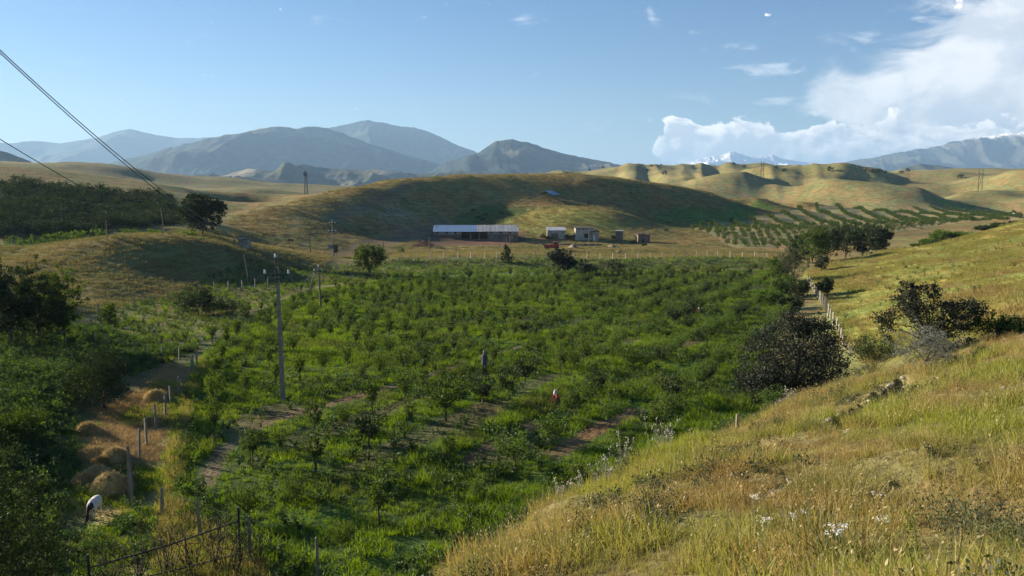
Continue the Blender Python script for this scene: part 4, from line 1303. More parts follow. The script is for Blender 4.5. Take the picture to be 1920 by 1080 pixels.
for i, (px, pt, w_, mt, lab) in enumerate([(1745, 448, 44, LEAF_BRIGHT, 'low light green bush left of the light green pair'), (1765, 432, 56, LEAF_BRIGHT, 'taller light green bush behind the crest of the green slope'),
                                           (1803, 436, 58, LEAF_BRIGHT, 'right light green bush of the pair behind the crest'), (1722, 458, 30, LEAF_MID, 'small bush on the crest left of the light green bushes'),
                                           (1848, 424, 40, LEAF_DARK, 'dark bush right of the light green bushes'), (1880, 419, 44, LEAF_DARK, 'dark bush second right of the light green bushes'), (1915, 416, 44, LEAF_DARK, 'dark bush at the right edge behind the crest')]):
    grow_at('crest_bush', lab, 'bush', px, 0, pt, w_, mt, 200 + i, .36, Y=172, nclump=220, per=12, low=0)

# ------------------------------------------------------------------ orchard saplings
def sapling_proto(seed, h, w, mat, nclump, per, leaf, vase=True):
    rg = np.random.default_rng(seed)
    R_ = w / 2
    V = []; tips = []
    mb = MB()
    mb.tube([(0, 0, -.15), (0, 0, h * .16), (rg.normal(0, .03), rg.normal(0, .03), h * .28)], [h * .020, h * .016, h * .013], 5)
    nb = 9
    cs = []
    for k in range(nb):
        a = 6.28 * k / nb + rg.normal(0, .3); q = rg.uniform(.2, 1.0) * R_
        top = np.array([math.cos(a) * q, math.sin(a) * q, h * rg.uniform(.62, 1.0) if vase else h * rg.uniform(.45, .95)])
        st = np.array([0, 0, h * .24]); md = st * .5 + top * .5 + np.array([math.cos(a), math.sin(a), 0]) * R_ * .25
        mb.tube([st, md, top], [h * .009, h * .006, h * .002], 4)
        for j in range(nclump // nb):
            t = rg.uniform(.18, 1.06)
            p = (1 - t) ** 2 * st + 2 * t * (1 - t) * md + t * t * top
            cs.append(p + rg.normal(0, .11 * R_ + .02, 3))
    cs = np.array(cs)
    per = int(per * 2.0); leaf = leaf * .74
    k = np.repeat(np.arange(len(cs)), per)
    cen = cs[k] + rg.normal(0, 1, (len(k), 3)) * .13 * np.array([1, 1, .9]) * w * .55
    cen[:, 2] = np.maximum(cen[:, 2], .08)
    out = unit(cen - np.array([0, 0, h * .4]))
    v, f = leaf_quads(rg, cen, out, leaf)
    return mb.mesh('trunk', BARK, False), mesh_np('crown', v, f, [mat])


SAP = [sapling_proto(301, 2.5, 1.5, LEAF_SAP, 63, 9, .16), sapling_proto(302, 2.4, 1.2, LEAF_SAP, 54, 8, .16), sapling_proto(303, 2.2, 1.7, LEAF_MID, 72, 9, .15),
       sapling_proto(304, 2.6, 1.1, LEAF_MID, 54, 8, .16), sapling_proto(305, 2.2, 1.8, LEAF_BRIGHT, 63, 9, .16, False), sapling_proto(306, 2.3, 1.6, LEAF_DARK, 80, 10, .16, False)]
SAP_H = [2.5, 2.4, 2.2, 2.6, 2.2, 2.3]


def sapling(i, loc, s, rz, label, group=None, sx=1.0):
    o = empty('orchard_tree', loc, rz)
    o.scale = (s * sx, s * sx, s)
    ob('trunk', SAP[i][0], o); ob('crown', SAP[i][1], o)
    tag(o, label, 'tree', group)
    return o


hand = [(592, 884, 788, 3, 1.5, 'vase shaped dark sapling nearest the bend of the dirt track'), (692, 838, 758, 5, 1.3, 'bushy dark green young tree right of the dirt track bend'),
        (768, 806, 734, 3, .9, 'narrow dark young tree between two bushier ones'), (836, 790, 690, 2, 1.15, 'tall speckled young tree in the middle foreground of the orchard'),
        (905, 757, 699, 5, 1.5, 'dense round dark young tree below the standing person'), (985, 722, 655, 5, 1.0, 'dark young tree right of the standing person'),
        (1030, 838, 770, 4, 1.4, 'light green young tree by the bare earth patch'), (965, 884, 803, 4, 1.35, 'bright bushy young tree above the dead branches'),
        (1096, 665, 618, 0, 1.1, 'leafy young tree above the crouching person in red'), (1180, 602, 572, 0, 1.2, 'leafy young tree left of the two bending workers'),
        (843, 870, 800, 1, 1.1, 'thin young tree with bare stem beside the furrow'), (1290, 620, 588, 5, 1.5, 'dense young tree just below the two bending workers'),
        (398, 645, 598, 1, 1.0, 'pale upright young tree at the left end of the far rows'), (445, 643, 585, 1, .9, 'tall pale upright young tree left of the concrete pole'),
        (348, 643, 612, 0, 1.0, 'small pale young tree at the far left of the orchard'), (303, 648, 622, 1, .8, 'smallest pale sapling by the wire fence corner'),
        (1145, 800, 742, 4, 1.2, 'light green young tree at the foot of the near slope'), (890, 940, 890, 4, 1.0, 'low bright sapling near the lip of the slope'),
        (505, 690, 640, 1, 1.0, 'pale young tree just left of the concrete pole'), (550, 665, 615, 0, 1.0, 'leafy young tree just right of the concrete pole')]
taken = []
for j, (px, pb, pt, i, sx, lab) in enumerate(hand):
    p = at(px, pb, 19.0); s_ = (pb - pt) * mpp(p) * 1.04 / SAP_H[i]
    sapling(i, p, s_, j * 1.7, lab, None, sx)
    taken.append((p.x, p.y))
rg = np.random.default_rng(77)
cand = []
taken = np.array(taken)
for a in np.arange(-40, 220, 2.6):
    for b in np.arange(-26 * 5.2 + 2.6, 140, 5.2):
        x = a * ROWDIR[0] + b * ROWN[0] + rg.normal(0, .2); y = a * ROWDIR[1] + b * ROWN[1] + rg.normal(0, .45)
        cand.append((x, y))
cand = np.array(cand)
cand = cand[inpoly(cand[:, 0], cand[:, 1], FIELD)]
keep = (polydist(cand[:, 0], cand[:, 1], TRACK) > 1.6) & (rg.uniform(0, 1, len(cand)) > .14)
cand = cand[keep]
dd = np.min(np.hypot(cand[:, None, 0] - taken[None, :, 0], cand[:, None, 1] - taken[None, :, 1]), 1)
cand = cand[dd > 2.6]
near_lip = inpoly(cand[:, 0], cand[:, 1], LIP)
cand = cand[~near_lip]
cz_h = H(cand[:, 0], cand[:, 1])
ppx, ppy = project(cand[:, 0], cand[:, 1], cz_h)
vis = (ppx > 0) & (ppx < 1600) & (ppy < 1080)
cand, cz_h, ppx, ppy = cand[vis], cz_h[vis], ppx[vis], ppy[vis]
order = np.argsort(cand[:, 1])
cand, cz_h, ppx = cand[order], cz_h[order], ppx[order]
rest = []
LOOK = ['leafy young tree', 'narrow pale young tree', 'olive green young tree', 'upright olive young tree', 'bright broad young tree', 'dense dark young tree']
def sap_label(i, px, Y):
    if Y < 60: w_ = 'among the nearest rows, left of the crouching person' if px < 1040 else 'among the nearest rows, right of the crouching person'
    elif Y < 92: w_ = 'in the rows behind the tall concrete pole' if px < 760 else ('in the rows behind the standing person' if px < 1100 else 'in the rows left of the blackish bush')
    else: w_ = 'in the far left rows of the orchard' if px < 850 else ('in the far middle rows of the orchard' if px < 1150 else 'in the far right rows of the orchard')
    return LOOK[i] + ' ' + w_
for j in range(len(cand)):
    right = ppx[j] > 1050 + rg.normal(0, 80)
    i = int(rg.choice([0, 4, 5, 2, 4])) if right else int(rg.choice([1, 3, 0, 2, 1]))
    s_ = rg.uniform(.66, 1.08) * (.95 if right else 1.0)
    sx = rg.uniform(.95, 1.35) if right else rg.uniform(.85, 1.15)
    if j < 280:
        sapling(i, (cand[j, 0], cand[j, 1], cz_h[j]), s_, rg.uniform(0, 6.28), sap_label(i, ppx[j], cand[j, 1]), 'young trees in the orchard rows', sx)
    else:
        rest.append((cand[j, 0], cand[j, 1], cz_h[j], s_, i))
print('orchard', len(cand), 'rest', len(rest))
def joined_sap(i):
    a, b = SAP[i]
    bm = bmesh.new(); bm.from_mesh(a); n = len(bm.faces); bm.from_mesh(b)
    me = bpy.data.meshes.new('far_sapling')
    bm.faces.ensure_lookup_table()
    for f in bm.faces[n:]: f.material_index = 1
    bm.to_mesh(me); bm.free()
    me.materials.append(a.materials[0]); me.materials.append(b.materials[0])
    return proto(me)
PS = [joined_sap(i) for i in range(6)]
if rest:
    rest = np.array(rest)
    scatter('far_orchard_trees', rest[:, :3], np.stack([rest[:, 0] * 0, rest[:, 0] * 0, rg.uniform(0, 6.28, len(rest))], -1), rest[:, 3], rest[:, 4].astype(int), PS,
            'far rows of young trees at the end of the orchard floor', 'trees')

# ------------------------------------------------------------------ dark orchard on the left hillside, young orchard on the right plain
def far_tree_mesh(name, seed, h, w, mat, ncl, per, leaf, low=.15):
    rg = np.random.default_rng(seed)
    (v, f), cc = crown_np(rg, [((0, 0, h * (1 + low) / 2), (w / 2, w / 2, h * (1 - low) / 2), 1)], ncl, per, w * .14, leaf, .6, 2.0, .12)
    mb = MB().tube([(0, 0, -.2), (0, 0, h * .5)], [h * .03, h * .02], 4)
    nv = len(v)
    verts = np.concatenate([v, np.array(mb.v)]); faces = [tuple(q) for q in f] + [tuple(i + nv for i in q) for q in mb.f]
    return mesh_np(name, verts, faces, [mat, BARK_D], False, [0] * len(f) + [1] * len(mb.f))


FT_L = [far_tree_mesh('fruit_tree', 401 + i, 3.3, 4.8, LEAF_DARK, 90, 8, .45) for i in range(3)]  # dark leaf colour stands in for the hill's shadow on this orchard
FT_R = [far_tree_mesh('young_fruit_tree', 411 + i, 1.8, 1.9, LEAF_MID, 30, 6, .34) for i in range(3)]


def plantation(name, pts, meshes, label, group, smin, smax, seed, limit=295):
    rg = np.random.default_rng(seed)
    z = H(pts[:, 0], pts[:, 1])
    px, py = project(pts[:, 0], pts[:, 1], z)
    k = (px > -40) & (px < 1960)
    pts, z = pts[k], z[k]
    o_ = np.argsort(np.hypot(pts[:, 0], pts[:, 1])); pts, z = pts[o_], z[o_]
    for j in range(min(limit, len(pts))):
        o = ob(name, meshes[int(rg.integers(len(meshes)))], None, (pts[j, 0], pts[j, 1], z[j]), rg.uniform(0, 6.28), float(rg.uniform(smin, smax)))
        tag(o, label, 'tree', group)
    if len(pts) > limit:
        q, zz = pts[limit:], z[limit:]; n = len(q)
        scatter('far_' + name + 's', np.column_stack([q, zz]), np.stack([np.zeros(n), np.zeros(n), rg.uniform(0, 6.28, n)], -1), rg.uniform(smin, smax, n), rg.integers(0, len(meshes), n),
                [proto(m_) for m_ in meshes], 'remaining far rows of the same planting', 'trees')
    print(name, len(pts))


rg = np.random.default_rng(5)
g = np.array([(x + rg.normal(0, .5), y + rg.normal(0, .5)) for x in np.arange(-260, -40, 5.2) for y in np.arange(160, 320, 5.0)])
g = g[softpoly(g[:, 0], g[:, 1], ORCH_L, 3, 20)]
plantation('fruit_tree', g, FT_L, 'one of the dark fruit trees planted in rows on the left hillside', 'fruit trees on the left hillside', .75, 1.2, 6)
g = []
for b in np.arange(-20, 460, 10.5):
    for a in np.arange(328, 560, 1.5):                      # long rows running away on the back half of the plain
        g.append((b * (.62 + a / 900.0) + 10 + 5 * math.sin(a / 38.0 + b / 90.0) + rg.normal(0, .3), a + rg.normal(0, .4)))
for a in np.arange(200, 328, 5.2):                          # a grid of single trees on the front half
    for b in np.arange(-40, 420, 3.1):
        g.append((b + 30 + .25 * (a - 200) + rg.normal(0, .4), a + 5 * math.sin(b / 45.0) + rg.normal(0, .5)))
g = np.array(g)
g = g[inpoly(g[:, 0], g[:, 1], ORCH_R) & (rg.uniform(0, 1, len(g)) > .05)]
plantation('young_fruit_tree', g, FT_R, 'one of the young trees planted in rows on the plain to the right', 'young trees on the right plain', .75, 1.2, 7)

HS = [far_tree_mesh('hill_shrub', 431 + i, 3.2, 4.6, LEAF_DARK, 30, 6, .9) for i in range(2)]
for i, (px, py) in enumerate([(1240, 307), (1222, 309), (1246, 324), (1300, 309), (1376, 305), (1395, 311), (1455, 312), (1470, 319), (1556, 317), (1622, 318), (1635, 320), (1648, 321), (1660, 321), (1690, 322), (1702, 318), (1105, 313), (1130, 312), (1801, 330)]):
    p = at(px, py + 4, 560); o = ob('hill_shrub', HS[i % 2], None, p, i * 1.3, .8 + .3 * (i % 3)); tag(o, 'tiny dark shrub scattered on the crests of the far golden hills', 'shrub', 'shrubs on the far hills')

# ================================================================== fences
POST_ME = MB().box((0, 0, .42), (.11, .11, 1.16)).mesh('post', CONCRETE)
# bevel-like head
_m = MB(); _m.add([(-.055, -.055, -.15), (.055, -.055, -.15), (.055, .055, -.15), (-.055, .055, -.15), (-.045, -.045, .97), (.045, -.045, .97), (.045, .045, .97), (-.045, .045, .97), (0, 0, 1.0)],
                  [(3, 2, 1, 0), (0, 1, 5, 4), (1, 2, 6, 5), (2, 3, 7, 6), (3, 0, 4, 7), (4, 5, 8), (5, 6, 8), (6, 7, 8), (7, 4, 8)])
POST_ME = _m.mesh('post', CONCRETE)
POST_PALE = _m.mesh('post', CONCRETE_L)
POST_WOOD = _m.mesh('wooden_post', WOOD_GREY)


def fence(label, posts, ymin=19.0, nwire=3, wood=(), Yl=None, thick=1.0, hmin=0.5, hfix=None, pale=False):
    root = None; prev = None
    tops = []
    for i, (px, pt, pb) in enumerate(posts):
        p = at(px, pb, ymin) if Yl is None else onY(px, Yl[i] if isinstance(Yl, (list, tuple)) else Yl)
        h = max(hmin, (pb - pt) * mpp(p) * 1.02) if hfix is None else hfix
        if root is None:
            root = empty('fence', p)
            tag(root, label, 'fence')
            org = Vector(p)
        o = ob('post', POST_WOOD if i in wood else (POST_PALE if pale else POST_ME), root, Vector(p) - org, (i * 1.3) % 1.2)
        o.rotation_euler = (math.sin(i * 2.1) * .04, math.cos(i * 3.7) * .04, (i * 1.3) % 1.2)
        o.scale = (thick * .8, thick * .8, h)
        tops.append((Vector(p) - org, h))
    for w_ in range(nwire):
        k = (w_ + 1) / (nwire + .15)
        pts = []
        for i, (q, h) in enumerate(tops):
            pts.append(q + Vector((0, 0, h * k)))
            if i + 1 < len(tops):
                q2, h2 = tops[i + 1]
                pts.append((q + q2) / 2 + Vector((0, 0, (h + h2) / 2 * k - .04)))
        MB().tube(pts, .006, 3, False).build('wire', WIRE_M, root)
    return root


fence('concrete post and wire fence beside the strip with the hay heaps',
      [(369, 655, 685), (363.5, 665, 697), (359, 674, 702), (352.6, 685, 718), (345, 693, 727), (335, 705, 742), (321, 723, 758), (309.5, 738, 780), (293, 757, 806), (275, 783, 835), (261, 803, 862), (250, 832, 930), (242, 857, 937), (249, 884, 955)],
      wood=(11, 12), thick=1.25)
fence('row of four weathered posts along the lower left edge of the orchard', [(304, 913, 968), (376, 937, 1010), (468.5, 965, 1055), (595.6, 1004, 1092)], thick=1.25, nwire=2)
fence('short post and wire fence behind the sunken lane below the grove', [(158, 616, 640), (179.5, 623, 645), (202, 626, 652), (225, 632, 654), (253.5, 638, 660), (277.5, 646, 668), (305, 648, 670), (336, 650, 674)], nwire=2, thick=1.1)
fence('thin post fence along the foot of the mound', [(185.5, 569, 592), (254, 562, 580), (285, 555, 572), (318, 547, 566), (345, 539, 559), (374, 534, 553), (402.5, 528, 547), (428, 527, 545), (454.5, 525, 543), (478.5, 522, 540), (502, 520, 537), (548, 517, 532), (570, 514, 526), (606, 503, 520), (614, 499, 518), (631, 495, 510)], nwire=2, ymin=70, thick=1.5)
fence('long fence of evenly spaced concrete posts beyond the orchard below the barn',
      [(x, 480, 490) for x in (728.5, 754, 782, 807.5, 832.5, 859, 883, 909, 931, 957, 980, 1005, 1029, 1054, 1076, 1101, 1125.5, 1149, 1173, 1196, 1219, 1241, 1262.6, 1285, 1306, 1326, 1346, 1369, 1392, 1415, 1438)],
      Yl=183.0, nwire=3, thick=2.0, hfix=1.5, pale=True)
fence('close set post fence running down between the green slope and the orchard',
      [(1515, 515, 528), (1518, 519, 533), (1521, 524, 538), (1524, 529, 543), (1527, 534, 548), (1530, 539, 554), (1533, 543, 560), (1536, 545, 565), (1539, 548, 570), (1542, 551, 575), (1545, 555, 581), (1549, 560, 587), (1553, 568, 594), (1557, 578, 601), (1562.5, 585, 609), (1569, 594, 619), (1573, 604, 627), (1577, 615, 635), (1580, 628, 646), (1584, 641, 657), (1592, 648, 664)],
      ymin=50, thick=1.6, nwire=3, pale=True)
for (px, pt, pb, Y, lab) in [(1382, 788, 812, 28.6, 'single short pale post sticking up on the lip of the dry slope'), (1456, 764, 778, 33.5, 'small pale stump of a post under the blackish bush')]:
    p = onY(px, Y); o = ob('marker_post', POST_ME, None, p); o.scale = (1.0, 1.0, (pb - pt) * mpp(p) * 1.2); tag(o, lab, 'post')

# metal gate with dark posts in the lower left
gp = onY(451, 27.2); gp2 = onY(170, 24.6)
gr = empty('metal_gate', gp); tag(gr, 'dark metal gate frame among bare shrubs at the lower left', 'gate')
d_ = gp2 - gp
MB().tube([(0, 0, -.2), (0, 0, 2.05)], .045, 8).build('gate_post', STEEL_DARK, gr)
MB().tube([d_ + Vector((0, 0, -.2)), d_ + Vector((0, 0, 1.5))], .045, 8).build('gate_post', STEEL_DARK, gr)
MB().tube([(0, 0, 1.55), d_ * .5 + Vector((0, 0, 1.22)), d_ + Vector((0, 0, 1.05))], .03, 6).build('top_rail', STEEL_DARK, gr)
MB().tube([(0, 0, .35), d_ * .5 + Vector((0, 0, .3)), d_ + Vector((0, 0, .3))], .028, 6).build('bottom_rail', STEEL_DARK, gr)
MB().tube([d_ * .38 + Vector((0, 0, .3)), d_ * .38 + Vector((0, 0, 1.28))], .02, 6).build('upright', STEEL_DARK, gr)
MB().tube([d_ * .7 + Vector((0, 0, .3)), d_ * .7 + Vector((0, 0, 1.15))], .02, 6).build('upright', STEEL_DARK, gr)


def twigs(rg, n, h, spread, r0, fork=3):
    mb = MB()
    for k in range(n):
        a = rg.uniform(0, 6.28); l = rg.uniform(.2, 1) * spread
        b = Vector((rg.normal(0, .12), rg.normal(0, .12), -.05))
        t = Vector((math.cos(a) * l, math.sin(a) * l, h * rg.uniform(.55, 1.05)))
        m_ = b.lerp(t, .5) + Vector(rg.normal(0, .09, 3)); m_.z += h * .06
        mb.tube([b, m_, t], [r0, r0 * .7, r0 * .25], 4, False)
        for f in range(fork):
            s = m_.lerp(t, rg.uniform(0, .85)); e = s + Vector((rg.normal(0, .22), rg.normal(0, .22), rg.uniform(.12, .42))) * h * .55
            mm = s.lerp(e, .5) + Vector(rg.normal(0, .03, 3))
            mb.tube([s, mm, e], [r0 * .5, r0 * .35, r0 * .15], 3, False)
    return mb


for i, (px, Y, h, lab) in enumerate([(205, 25.0, 1.9, 'leftmost bare dark shrub by the metal gate'), (262, 25.6, 1.7, 'bare twiggy shrub second from the left by the gate'), (315, 26.2, 2.1, 'tall bare shrub behind the middle of the gate'),
                                     (362, 26.0, 1.8, 'bare shrub leaning across the gate rail'), (405, 26.6, 2.2, 'bare dark shrub left of the gate post'), (440, 26.3, 1.9, 'bare shrub against the dark gate post'), (480, 26.8, 1.5, 'small bare shrub right of the dark gate post')]):
    rg = np.random.default_rng(500 + i)
    p = onY(px, Y)
    r_ = empty('bare_shrub', p); tag(r_, lab, 'shrub')
    twigs(rg, 15, h, .8, .016, 5).build('branches', BARK_D, r_)
    k = 130; cen = np.stack([rg.normal(0, .5, k), rg.normal(0, .5, k), rg.uniform(.15, 1, k) * h], -1)
    v, f = leaf_quads(rg, cen, unit(cen), .09); ob('leaves', mesh_np('leaves', v, f, [LEAF_DARK]), r_)
# pile of dead branches at the lip
rg = np.random.default_rng(540)
p = onY(965, 22.0); mb = MB()
for k in range(70):
    e = Vector((rg.uniform(.2, 1.9), rg.uniform(0, 1.0), rg.uniform(.7, 2.0))) * rg.uniform(.6, 1.1)
    b = Vector((rg.normal(0, .3), rg.normal(0, .25), 0)); m_ = b.lerp(e, .5) + Vector((-.12, 0, .15)) + Vector(rg.normal(0, .06, 3))
    mb.tube([b, m_, e], [.014, .010, .004], 3, False)
DEADWOOD = plain('dead_branch', (.26, .22, .17), .9, .35, 8)
o = mb.build('dead_branches', DEADWOOD, None); o.location = p + Vector((0, 0, .1))
tag(o, 'heap of grey dead branches on the edge of the slope', 'branches')

# ================================================================== poles and wires
def ins(mb, p, s=1.0):
    mb.tube([Vector(p), Vector(p) + Vector((0, 0, .05 * s)), Vector(p) + Vector((0, 0, .09 * s)), Vector(p) + Vector((0, 0, .17 * s)), Vector(p) + Vector((0, 0, .2 * s))], [.035 * s, .06 * s, .04 * s, .055 * s, .02 * s], 8)


pA = at(531, 752, 19); mA = mpp(pA); hA = (752 - 505) * mA * 1.02
lean = Vector((-(531 - 528) * mA, 0, 0))
rA = empty('utility_pole', pA); tag(rA, 'tall concrete pole with dark crossarm standing in the orchard', 'pole')
mb = MB()
b0, t0 = .13, .08
top = lean + Vector((0, 0, hA))
mb.add([(-b0, -b0, -.3), (b0, -b0, -.3), (b0, b0, -.3), (-b0, b0, -.3), (top.x - t0, -t0, hA), (top.x + t0, -t0, hA), (top.x + t0, t0, hA), (top.x - t0, t0, hA)],
       [(3, 2, 1, 0), (4, 5, 6, 7), (0, 1, 5, 4), (1, 2, 6, 5), (2, 3, 7, 6), (3, 0, 4, 7)])
mb.build('shaft', CONCRETE, rA)
xarm = hA - .45
MB().tube([top + Vector((.0, -.14, -1.0)), top + Vector((-.04, -.14, .62))], .045, 8).build('top_pin', STEEL_DARK, rA)
MB().box(top + Vector((0, -.16, -.45)), (22 * mA * 2.0, .08, .10)).build('crossarm', STEEL_DARK, rA)
MB().box(top + Vector((0, -.125, -.75)), (.30, .05, .07)).build('clamp', STEEL_DARK, rA)
insA = []
for dx, dz in ((-.72, -.40), (.74, -.40), (-.04, .60)):
    mb = MB(); ins(mb, top + Vector((dx, -.16, dz)), 1.3); mb.build('insulator', WHITE_GLASS, rA, True)
    insA.append(pA + top + Vector((dx, -.16, dz + .22)))

pB = at(602, 576, 60); mB = mpp(pB); hB = (576 - 502) * mB * 1.02
rB = empty('utility_pole', pB); tag(rB, 'leaning pole with slanted brace at the far left corner of the orchard', 'pole')
tB = Vector((-3 * mB, 0, hB))
MB().tube([(0, 0, -.3), tB], [.14, .09], 8).build('shaft', WOOD_GREY, rB)
MB().box(tB + Vector((-.05, -.12, -.5)), (15 * mB, .09, .1)).build('crossarm', WOOD_DARK, rB)
MB().tube([tB + Vector((-.3, -.1, -.45)), tB + Vector((-26 * mB, -.5, -1.9))], .05, 6).build('brace', WOOD_GREY, rB)
mb = MB(); ins(mb, tB + Vector((.0, 0, .02)), 1.5); mb.build('insulator', WHITE_GLASS, rB, True)
for dx in (-.5, .45):
    mb = MB(); ins(mb, tB + Vector((dx, -.12, -.45)), 1.3); mb.build('insulator', WHITE_GLASS, rB, True)


def span(p, q, sag, n=40):
    return [Vector(p).lerp(Vector(q), k / n) - Vector((0, 0, sag * 4 * (k / n) * (1 - k / n))) for k in range(n + 1)]


def at_depth(px, py, Y):
    d = pix_dir(px, py); t_ = Y / d[1]
    return Vector((t_ * d[0], Y, HC + t_ * d[2]))


wr = empty('overhead_wires', insA[0]); tag(wr, 'overhead wires running from the upper left corner to the tall concrete pole', 'wires')
for (q, pE, Y, sag) in (((0, 46), insA[2], 21, 1.05), ((0, 52), insA[1], 21.4, 1.05), ((0, 235), insA[0], 25, .62)):
    s = at_depth(*q, Y)
    s = s + (s - pE).normalized() * 1.5 * 4
    pts = [v - insA[0] for v in span(pE, s, sag * 1.15, 48)]
    MB().tube(pts, .014, 5, False).build('wire', WIRE_M, wr)
for pE, q, sag in ((insA[1], pB + tB + Vector((-.5, -.12, -.2)), 2.2), (insA[2], pB + tB + Vector((0, 0, .3)), 2.0)):
    MB().tube([v - insA[0] for v in span(pE, q, sag, 30)], .012, 4, False).build('wire', WIRE_M, wr)


def simple_pole(px, pb, pt, label, topx=None, r=.1, mat=WOOD_DARK, Y=None, bend=0.0, ymin=60):
    p = spot(px, pb, Y, ymin); m_ = mpp(p)
    h = (project(p.x, p.y, p.z)[1] - pt) * m_ * 1.01
    t_ = Vector((((topx if topx is not None else px) - px) * m_, 0, h))
    o = empty('wooden_pole', p); tag(o, label, 'pole')
    MB().tube([(0, 0, -.3), t_ * .35 + Vector((bend * m_, 0, 0)), t_ * .7 + Vector((bend * .6 * m_, 0, 0)), t_], [r, r * .9, r * .8, r * .6], 7).build('shaft', mat, o)
    return o, t_, m_


simple_pole(464, 533, 477, 'thin crooked pole on the end of the mound below the small hut', 459, .10, WOOD_GREY, bend=2.5, ymin=90)
simple_pole(583, 476, 433, 'plain dark pole right of the grazing brown cow', 579, .13)
simple_pole(718, 477, 449, 'short pole behind the bushy tree by the yard', 719, .1)
o, t_, m_ = simple_pole(806, 478, 443, 'thin pole before the brushwood pile at the barn', 805.5, .09, WOOD_GREY)
MB().box(t_ + Vector((0, -.05, -.6)), (1.5, .08, .08)).build('crossarm', WOOD_GREY, o)
simple_pole(1103, 486, 428, 'thin tall pole in front of the two sheds', 1104, .09, WOOD_GREY, Y=189)
simple_pole(201, 437, 412, 'short pole on top of the mound', 200.5, .08, WOOD_GREY, Y=131)
o, t_, m_ = simple_pole(309, 438, 391, 'leaning pole with a white box left of the round tree', 304, .09, WOOD_GREY, Y=160)
MB().box(t_ * .22 + Vector((-.1, -.16, 0)), (.42, .3, .62)).build('meter_box', plain('white_paint', (.72, .72, .7), .6, .1), o)
simple_pole(1031, 447, 423, 'thin aerial pole at the left end of the white roofed shed', 1030, .06, WOOD_DARK, Y=268)

pD = onY(626, 200); mD = mpp(pD)
hD = (project(pD.x, pD.y, pD.z)[1] - 412) * mD
rD = empty('transformer_pole', pD); tag(rD, 'concrete transformer pole with two crossarms at the foot of the hill', 'pole')
MB().tube([(0, 0, -.3), (-2 * mD, 0, hD)], [.2, .11], 8).build('shaft', CONCRETE, rD)
for z_, wd in ((hD - 7 * mD, 11), (hD - 22 * mD, 14)):
    MB().box((-1.5 * mD, -.18, z_), (wd * mD, .1, .12)).build('crossarm', STEEL_DARK, rD)
    for s_ in (-1, 0, 1):
        mb = MB(); ins(mb, (-1.5 * mD + s_ * wd * mD * .46, -.18, z_ + .06), 1.6); mb.build('insulator', WHITE_GLASS, rD, True)
MB().box((-5.5 * mD, -.3, hD - 50 * mD), (.9, .8, 1.0)).build('transformer_tank', STEEL_GREY, rD)
MB().box((5 * mD, -.3, hD - 54 * mD), (.75, .7, 1.9)).build('switch_cabinet', STEEL_DARK, rD)
MB().tube([(-5.5 * mD, -.3, -.2), (-5.5 * mD, -.3, hD - 55 * mD)], .09, 6).build('support_leg', CONCRETE, rD)
MB().tube([(5 * mD, -.3, -.2), (5 * mD, -.3, hD - 60 * mD)], .09, 6).build('support_leg', CONCRETE, rD)

# lattice mast on the far left slope
pT = at(574, 366, 420) ; pT = onY(574, 700); mT = mpp(pT); hT = (project(pT.x, pT.y, pT.z)[1] - 322) * mT
rT = empty('lattice_tower', pT); tag(rT, 'lattice steel mast in front of the blue mountains', 'tower')
bw, tw = 3.3 * mT, 1.5 * mT
def corner(k, z): w_ = bw + (tw - bw) * z / hT; sx, sy = ((-1, -1), (1, -1), (1, 1), (-1, 1))[k % 4]; return Vector((sx * w_, sy * w_, z))
for k in range(4): MB().tube([corner(k, -1), corner(k, hT)], .16, 4).build('leg', STEEL_DARK, rT)
for i in range(8):
    z0, z1 = hT * i / 8, hT * (i + 1) / 8
    mb = MB()
    for k in range(4):
        mb.tube([corner(k, z0), corner(k + 1, z1)], .09, 3, False); mb.tube([corner(k + 1, z0), corner(k, z1)], .09, 3, False); mb.tube([corner(k, z1), corner(k + 1, z1)], .09, 3, False)
    mb.build('brace_panel', STEEL_DARK, rT)
MB().box((0, 0, hT * .84), (tw * 4.2, tw * 3, .7)).build('platform', STEEL_DARK, rT)
for x_ in (-1, 1): MB().box((x_ * tw * 1.6, -tw, hT * .84 + 1.6), (.7, .5, 2.6)).build('antenna_panel', STEEL_DARK, rT)
MB().tube([(0, 0, hT), (0, 0, hT + 2.5)], .15, 5).build('mast_tip', STEEL_DARK, rT)


def portal(px, Y, pt, gap, label):
    p = onY(px, Y); m_ = mpp(p); h = (project(p.x, p.y, p.z)[1] - pt) * m_
    o = empty('pylon', p); tag(o, label, 'pylon')
    for s_ in (-1, 1): MB().tube([(s_ * gap * m_ / 2, 0, -1), (s_ * gap * m_ / 2, 0, h)], [.26, .2], 5).build('pole', WOOD_DARK, o)
    MB().box((0, -.4, h * .82), (gap * m_ * 1.7, .3, .3)).build('crossarm', WOOD_DARK, o)
    MB().tube([(-gap * m_ / 2, 0, h * .3), (gap * m_ / 2, 0, h * .75)], .11, 4).build('brace', WOOD_DARK, o)
    MB().tube([(gap * m_ / 2, 0, h * .3), (-gap * m_ / 2, 0, h * .75)], .11, 4).build('brace', WOOD_DARK, o)


portal(1429, 720, 303, 5, 'twin pole pylon on the dark ridge before the snowy peak')
portal(1837, 660, 318, 7, 'twin pole pylon on the golden slope at the right')

